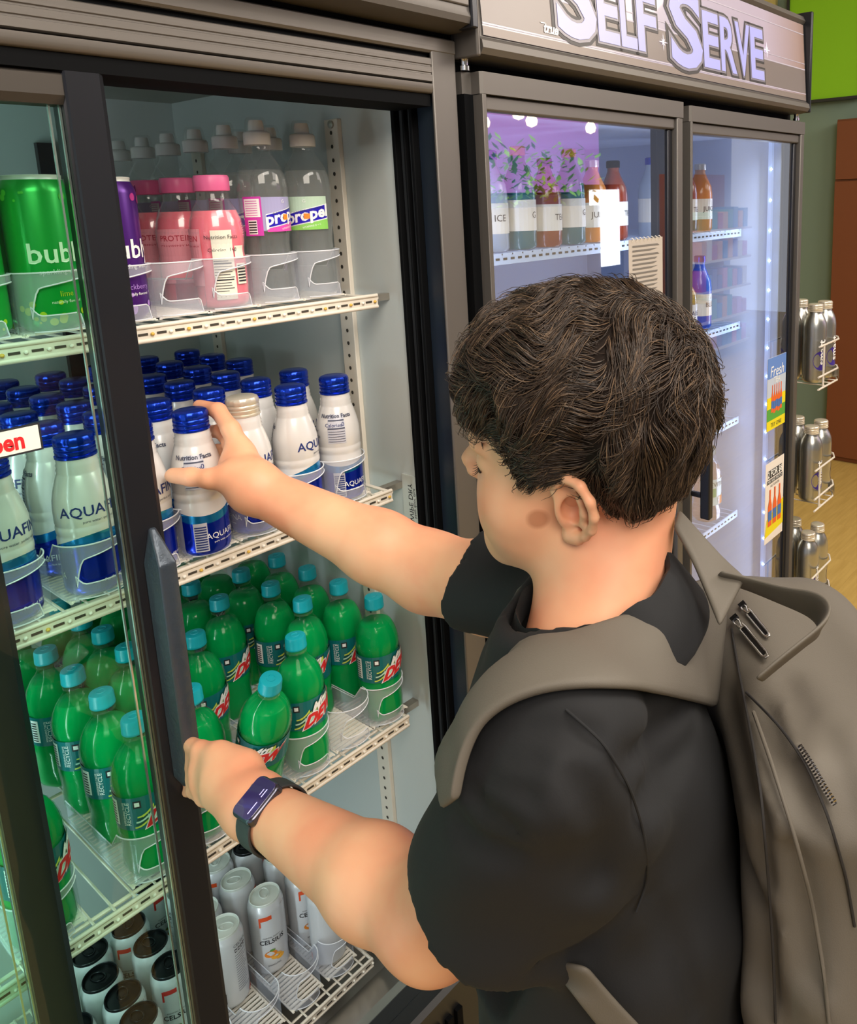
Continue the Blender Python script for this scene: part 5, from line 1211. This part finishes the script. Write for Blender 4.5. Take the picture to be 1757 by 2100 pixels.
low = np.clip((cur[:, 2]+.055)/.09, .22, 1)*np.where((cur[:, 0] > .0) & (cur[:, 2] < .055), .45, 1); ln = ln*low; lift0 = rng.uniform(.0003, .0030, NS)*(1+1.6*(rng.random(NS) > .93))+.0025*(.5+.5*np.sin(gph[near]*3+R0[:, 0]*90))
for k in range(1, NP):
    nr = grad(hair_fn, cur); v = flow(cur, nr, ph); v = v+rng.normal(0, .06, (NS, 3)); cur = cur+v*(ln/(NP-1))[:, None]
    t = k/(NP-1); tgt = -.003+(lift0+.004)*min(1, t*1.6); d = hair_fn(cur); nr = grad(hair_fn, cur); cur = cur+nr*np.clip(tgt-d, -.004, .004)[:, None]; P[:, k] = cur
W_ = toW(P.reshape(-1, 3))
hc = bpy.data.hair_curves.new('hair_strands'); hc.add_curves([NP]*NS)
hc.attributes['position'].data.foreach_set('vector', W_.astype(np.float32).ravel())
ra = hc.attributes.get('radius') or hc.attributes.new('radius', 'FLOAT', 'POINT')
tt = np.tile(np.linspace(0, 1, NP), NS); ra.data.foreach_set('value', (.00034*(1-tt**3*.85)).astype(np.float32))
hc.materials.append(M_hair); ho = bpy.data.objects.new('hair_strands', hc); COL.objects.link(ho); ho.parent = hmass; ho['kind'] = 'stuff'
# fine hairs at nape and temple
# ---- wristwatch
wa = (elL-wrL)/np.linalg.norm(elL-wrL); wc = wrL*.87+elL*.13
nv = CT-wc; nv = nv/np.linalg.norm(nv)+np.array([-.12, .12, .45]); nv = nv-wa*(nv@wa); nv /= np.linalg.norm(nv); bv_ = np.cross(nv, wa)
wt = thing('wristwatch', 'dark square smartwatch with black band on the left wrist', 'watch', tuple(wc))
MW = Matrix((tuple(wa), tuple(bv_), tuple(nv))).transposed().to_4x4(); MW.translation = Vector(wc); wt.matrix_world = MW
def rr_box(a, b, h0, h1, rad, n=6):
    pts = []
    for cx, cy, s in ((a-rad, b-rad, 0), (-a+rad, b-rad, 1), (-a+rad, -b+rad, 2), (a-rad, -b+rad, 3)):
        for i in range(n+1): q = (s+i/n)*PI/2; pts.append((cx+rad*math.cos(q), cy+rad*math.sin(q)))
    return pts
RZ = .0325
c_ = MB(); c_.prism(rr_box(.0175, .0205, 0, 0, .007), RZ-.010, RZ, 'z'); c_.build('case', mat('space_grey_case', '#5a5a66', .22, .9), wt, bevel=.0025)
c_ = MB(); c_.prism(rr_box(.0158, .0188, 0, 0, .006), RZ, RZ+.0012, 'z')
c_.build('screen', mat('glossy_dark_violet_screen', '#2c2347', .06, .0, coat=1, ecol='#3a2c66', emit=.25), wt, bevel=.0010)
c_ = MB(); c_.box((.0080, -.014, RZ+.0013), (.0090, -.002, RZ+.0014)); c_.box((.0080, .003, RZ+.0013), (.0090, .011, RZ+.0014)); c_.box((.0040, .004, RZ+.0013), (.0048, .010, RZ+.0014)); c_.build('screen_streaks', mat('lilac_streaks', '#cfc0ff', .4, ecol='#cfc0ff', emit=.8), wt)  # glowing lilac lines paint streaks of reflection on the watch glass
c_ = MB(); c_.lathe([(0, 0), (.0035, 0), (.0035, .002), (0, .0022)], 16); o = c_.build('crown_button', M_frame, wt, 40); o.matrix_local = Matrix.Translation((-.0172, .008, RZ-.0045)) @ Matrix.Rotation(-PI/2, 4, 'Y')
b_ = MB(); n_ = 40; vs = []
for i in range(n_):
    a = PI/2+.62+(2*PI-1.24)*i/(n_-1); wd = .0118; rx, rz_ = .0305, .0300
    for (dx, dr) in ((-wd, 0), (wd, 0), (wd, .0024), (-wd, .0024)): vs.append((dx, (rx+dr)*math.cos(a), (rz_+dr)*math.sin(a)))
b_.add(vs, [(i*4+k, i*4+(k+1) % 4, (i+1)*4+(k+1) % 4, (i+1)*4+k) for i in range(n_-1) for k in range(4)]+[(0, 1, 2, 3), tuple((n_-1)*4+k for k in range(4))])
b_.build('band', mat('black_silicone_band', '#2b2c2d', .55), wt, bevel=.0008)
# ================================================================== BACKPACK
MT = np.stack([Ft, Lt, Ut], 1)
base_fn = lambda p: smin(uni([torso_fn]+yoke, .03)(p), np.maximum(sL[0](p), sL[1](p)), .022)
pk_main = rbox(T(-.205, -.005, .965), (.082, .160, .215), .058, MT)
pk_front = rbox(T(-.330, -.005, .915), (.052, .128, .180), .045, MT)
def pack_fn(p):
    q = p-O_t; f = q@Ft; l = q@Lt; u = q[:, 2]
    d = smin(pk_main(p), pk_front(p), .003)
    d = d+np.sin(u*34+l*18+np.sin(f*40))*.0036+np.sin(u*60-f*70+2*np.sin(u*20))*.0018+np.sin((f-u*.35)*75)*.0022*np.clip((l+.02)*12, 0, 1)
    return -smin(-d, base_fn(p)-.004, .006)
lo, hi = bnd([T(-.10, .17, .76), T(-.40, .17, .76), T(-.10, -.17, 1.25), T(-.40, -.17, 1.25)], .01)
bp = thing('backpack', 'grey-brown fabric backpack worn on the back of the boy', 'backpack', tuple(T(-.2, 0, .78)))
M_pack = mat('taupe_polyester', '#5b554c', .72, 0, bump=(1100, .35, .0004)); M_packd = mat('dark_pack_lining', '#1d1a19', .8)
def place(o): o.matrix_parent_inverse = Matrix.Translation(-Vector(bp.location)); return o
pcr = []
for pts in ([(1485, 1440), (1510, 1560), (1545, 1680), (1560, 1800)], [(1560, 1450), (1600, 1560), (1660, 1680)], [(1520, 1750), (1560, 1880), (1570, 2020)], [(1620, 1760), (1650, 1880), (1655, 2000)], [(1610, 1385), (1640, 1440), (1650, 1500)], [(1680, 1480), (1720, 1560), (1750, 1680)]):
    q = [march(pack_fn, *p_) for p_ in pts]; q = [z for z in q if z is not None]; pcr += [cap(q[i], q[i+1], .0045) for i in range(len(q)-1)]
pack0 = pack_fn
def pack_fold_fn(p):
    d = pack0(p); c = None
    for g in pcr: c = g(p) if c is None else np.minimum(c, g(p))
    return -smin(-d, c, .022)
v_, f_ = surfnet(pack_fold_fn, lo, hi, .0052); place(nets_obj('body', [(v_, f_)], M_pack, bp, 2))
def strip_on(fn, A, B, off, nu, nv_, name, m, thick, fall=.5, par=bp):
    """cloth strip whose two edges follow A and B, laid on the surface fn"""
    def samp(L_, t):
        L_ = np.array(L_, float); s = np.r_[0, np.cumsum(np.hypot(*(L_[1:, :2]-L_[:-1, :2]).T))]; s /= s[-1]; return [np.interp(t, s, L_[:, k]) for k in range(3)]
    vs = []
    for i in range(nu+1):
        a = samp(A, i/nu); b = samp(B, i/nu)
        for j in range(nv_+1):
            w_ = j/nv_; x, y, D = [a[k]*(1-w_)+b[k]*w_ for k in range(3)]
            q = march(lambda p: fn(p)-off, x, y); g = at(x, y, D)
            if q is None or abs(np.linalg.norm(q-CT)-np.linalg.norm(g-CT)) > .05: q = g
            vs.append(q)
    V = np.array(vs).reshape(nu+1, nv_+1, 3)
    for _ in range(3):
        V[1:-1] = V[1:-1]*.5+(V[:-2]+V[2:])*.25; V[:, 1:-1] = V[:, 1:-1]*.5+(V[:, :-2]+V[:, 2:])*.25
    if name == 'shoulder_strap':
        Q = V.reshape(-1, 3)
        for _ in range(3):
            dq = fn(Q); Q = Q+grad(fn, Q)*np.clip(.0075-dq, 0, .01)[:, None]
        V = Q.reshape(V.shape)
        for i_, sh in enumerate((.018, .008, .0)):
            dv = V[i_]-CT; V[i_] = V[i_]+dv/np.linalg.norm(dv, axis=1)[:, None]*sh
    mb = MB(); W1 = nv_+1; mb.add([tuple(q) for q in V.reshape(-1, 3)], [(i*W1+j, i*W1+j+1, (i+1)*W1+j+1, (i+1)*W1+j) for i in range(nu) for j in range(nv_)])
    o = mb.build(name, m, par, 80); place(o)
    s = o.modifiers.new('thickness', 'SOLIDIFY'); s.thickness = thick; s.offset = 0; o.modifiers.new('smooth', 'SUBSURF').levels = 1; o.modifiers['smooth'].render_levels = 1
    return o, V
up_ = [(1500, 1166, .70), (1452, 1172, .675), (1366, 1225, .645), (1300, 1258, .61), (1206, 1285, .575), (1120, 1318, .575), (1041, 1360, .59), (975, 1430, .60), (935, 1510, .56), (914, 1600, .525), (908, 1660, .525)]
dn_ = [(1470, 1455, .66), (1426, 1442, .615), (1370, 1428, .567), (1314, 1416, .538), (1250, 1409, .495), (1190, 1408, .488), (1110, 1416, .486), (1040, 1440, .488), (975, 1490, .496), (945, 1570, .50), (935, 1640, .505)]
both_fn = lambda p: smin(base_fn(p), pack_fn(p), .02)
over_fn = lambda p: np.minimum(base_fn(p), shirt_fold_fn(p))
strap, SV = strip_on(over_fn, up_, dn_, .0085, 26, 8, 'shoulder_strap', M_pack, .007)
def line_on(fn, pts, r, name, m, off=.001, n=26, par=bp, closed=False, fallD=.5):
    P = np.array(pts, float); s = np.r_[0, np.cumsum(np.hypot(*(P[1:]-P[:-1]).T))]; s /= s[-1]; out = []
    for t in np.linspace(0, 1, n):
        x, y = np.interp(t, s, P[:, 0]), np.interp(t, s, P[:, 1]); q = march(lambda p: fn(p)-off, x, y)
        if q is not None: out.append(q)
    if len(out) < 2: return None, None
    A = np.array(out)
    for _ in range(2): A[1:-1] = A[1:-1]*.5+(A[:-2]+A[2:])*.25
    o = MB().tube([tuple(q) for q in A], r, 6).build(name, m, par, 60)
    if par is bp: place(o)
    return o, A
line_on(pack_fn, [(1490, 1195), (1455, 1300), (1432, 1400), (1440, 1480), (1478, 1650), (1500, 1850), (1500, 2098)], .0010, 'seam', M_packd)
line_on(pack_fn, [(1500, 1290), (1515, 1380), (1535, 1480), (1560, 1620), (1575, 1800), (1585, 1950), (1590, 2098)], .0010, 'seam', M_packd)
line_on(pack_fn, [(1530, 1420), (1600, 1490), (1655, 1570), (1700, 1680), (1735, 1800), (1752, 1900)], .0010, 'seam', M_packd)
line_on(pack_fn, [(1545, 1460), (1580, 1560), (1625, 1700), (1665, 1850), (1690, 2000), (1700, 2098)], .0014, 'piping', M_pack)
z_, ZA = line_on(pack_fn, [(1640, 1530), (1665, 1570), (1690, 1615), (1712, 1650)], .0016, 'zip_tape', M_packd, n=20)
if ZA is not None:
    tm = MB(); 
    for i in range(len(ZA)-1):
        for s in range(2):
            q = ZA[i]*(1-s/2)+ZA[i+1]*s/2; n__ = (CT-q)/np.linalg.norm(CT-q)*.0015; t_ = (ZA[i+1]-ZA[i]); t_ /= np.linalg.norm(t_); w__ = np.cross(t_, n__/.0015)*.0022*(1 if s else -1)
            tm.tube([tuple(q+n__-w__*.2), tuple(q+n__+w__)], .0007, 5)
    o = tm.build('zip_teeth', M_chrome, bp); place(o); o['kind'] = 'stuff'
strip_on(both_fn, [(1390, 1046, .67), (1436, 1096, .655), (1484, 1147, .64), (1530, 1184, .62)], [(1382, 1078, .64), (1416, 1135, .625), (1442, 1200, .61), (1475, 1290, .58)], .007, 10, 5, 'yoke_panel', M_pack, .006)
line_on(shirt_fn, [(1160, 1455), (1235, 1520), (1290, 1610), (1322, 1710), (1330, 1800), (1305, 1870)], .0009, 'sleeve_seam', M_shirt, par=shirt, off=.0)
# strap over the far shoulder, laid on the shirt
def snap(p, off):
    p = np.array(p, float)[None]
    for _ in range(12): p = p-grad(base_fn, p)*(base_fn(p)-off)[:, None]
    return p[0]
mb = MB(); ctr = [(-.125, -.085, 1.13), (-.10, -.095, 1.17), (-.05, -.105, 1.20), (.0, -.112, 1.18), (.04, -.122, 1.13), (.07, -.130, 1.06), (.07, -.140, .99), (.04, -.150, .93)]
cc = np.array(ctr); tt_ = np.linspace(0, len(cc)-1, 25); vs = []
for t_ in tt_:
    c_f = [np.interp(t_, np.arange(len(cc)), cc[:, k]) for k in range(3)]
    for k in range(5): vs.append(tuple(snap(T(c_f[0], c_f[1]+(k-2)*.016, c_f[2]), .006)))
mb.add(vs, [(i*5+k, i*5+k+1, (i+1)*5+k+1, (i+1)*5+k) for i in range(24) for k in range(4)])
o = mb.build('shoulder_strap', M_pack, bp, 80); place(o); s_ = o.modifiers.new('thickness', 'SOLIDIFY'); s_.thickness = .007; s_.offset = 0
# zip pulls
M_pull = mat('black_nickel_pull', '#2a2828', .22, .85)
def pull(p0, p1, D0, D1, w_):
    a = at(*p0, D0); b = at(*p1, D1); d = (b-a)/np.linalg.norm(b-a); n__ = (CT-a)/np.linalg.norm(CT-a); s = np.cross(d, n__)
    m_ = MB(); R = lambda t, u_, h=.0: tuple(a+(b-a)*t+s*w_*u_+n__*h)
    m_.tube([R(.20, -.8), R(.30, -1), R(.93, -.9), R(1.0, -.4), R(1.0, .4), R(.93, .9), R(.30, 1), R(.20, .8)], .0011, 8, closed=True)
    m_.tube([R(.0, -.3, -.001), R(.0, .9, 0), R(.10, 1.1, .002), R(.22, .7, .002), R(.24, 0, .002), R(.12, -.7, .001)], .0010, 8, closed=True)
    o = m_.build('zip_pull', mat('polished_pull_rim', '#b9b4ac', .2, .95), bp, 60); place(o)
    m2 = MB(); L4 = [R(.26, -.75, -.0004), R(.26, .75, -.0004), R(.94, .75, -.0004), R(.94, -.75, -.0004)]; U4 = [tuple(np.array(q)+n__*.001) for q in L4]
    m2.add(L4+U4, [(0, 1, 2, 3), (4, 7, 6, 5), (0, 4, 5, 1), (1, 5, 6, 2), (2, 6, 7, 3), (3, 7, 4, 0)]); m2.box((0, 0, 0), (0, 0, 0)) if False else None
    o2 = m2.build('pull_tab', M_pull, o); o2.matrix_parent_inverse = Matrix.Identity(4)
    m3 = MB(); c0 = np.array(R(-.04, 0, .0)); 
    for k in range(3): m3.tube([tuple(c0-s*w_*1.3+d*k*.002), tuple(c0+s*w_*1.3+d*k*.002)], .0015, 6)
    o3 = m3.build('slider', M_pull, o, 40)
PD = {}
def DD(x, y, fb):
    q = march(pack_fn, x, y); return ((q-CT)@(-CR[:, 2])) if q is not None else fb
d1 = DD(1505, 1275, .53)-.006; d2 = DD(1575, 1345, .53)-.008
pull((1506, 1268), (1572, 1347), d1, d2, .0052); pull((1522, 1240), (1575, 1305), DD(1522, 1240, .55)-.005, DD(1575, 1305, .55)-.006, .0045)
# grab loop on top
def ribbon(pts, widths, name, m, th=.003):
    P = [at(*q) for q in pts]; n_ = 30; t = np.linspace(0, 1, len(P)); tn = np.linspace(0, 1, n_)
    C = np.stack([np.interp(tn, t, np.array(P)[:, k]) for k in range(3)], 1)
    for _ in range(4): C[1:-1] = C[1:-1]*.5+(C[:-2]+C[2:])*.25
    wd = np.interp(tn, t, widths); mb = MB(); vs = []
    for i in range(n_):
        tg = C[min(i+1, n_-1)]-C[max(i-1, 0)]; tg /= np.linalg.norm(tg); side = Ut*.75+Lt*.65; side = side-tg*(side@tg); side /= np.linalg.norm(side)
        vs += [tuple(C[i]-side*wd[i]), tuple(C[i]-side*wd[i]*.33), tuple(C[i]+side*wd[i]*.33), tuple(C[i]+side*wd[i])]
    mb.add(vs, [(i*4+k, i*4+k+1, (i+1)*4+k+1, (i+1)*4+k) for i in range(n_-1) for k in range(3)])
    o = mb.build(name, m, bp, 80); place(o); s = o.modifiers.new('thickness', 'SOLIDIFY'); s.thickness = th; s.offset = 0; o.modifiers.new('smooth', 'SUBSURF').render_levels = 1; return o
ribbon([(1470, 1180, .62), (1530, 1195, .62), (1600, 1222, .60), (1660, 1240, .575), (1690, 1262, .55), (1685, 1290, .53), (1640, 1325, .52), (1590, 1365, .515), (1555, 1395, .515)], [.010, .011, .012, .013, .014, .015, .016, .016, .015], 'grab_loop', M_pack)
# lower strap under the arm
lower, _ = strip_on(base_fn, [(1122, 1965, .56), (1150, 2010, .56), (1190, 2060, .56), (1225, 2105, .56)], [(1205, 1985, .53), (1240, 2025, .53), (1280, 2070, .53), (1320, 2110, .53)], .006, 8, 4, 'lower_strap', M_pack, .004)
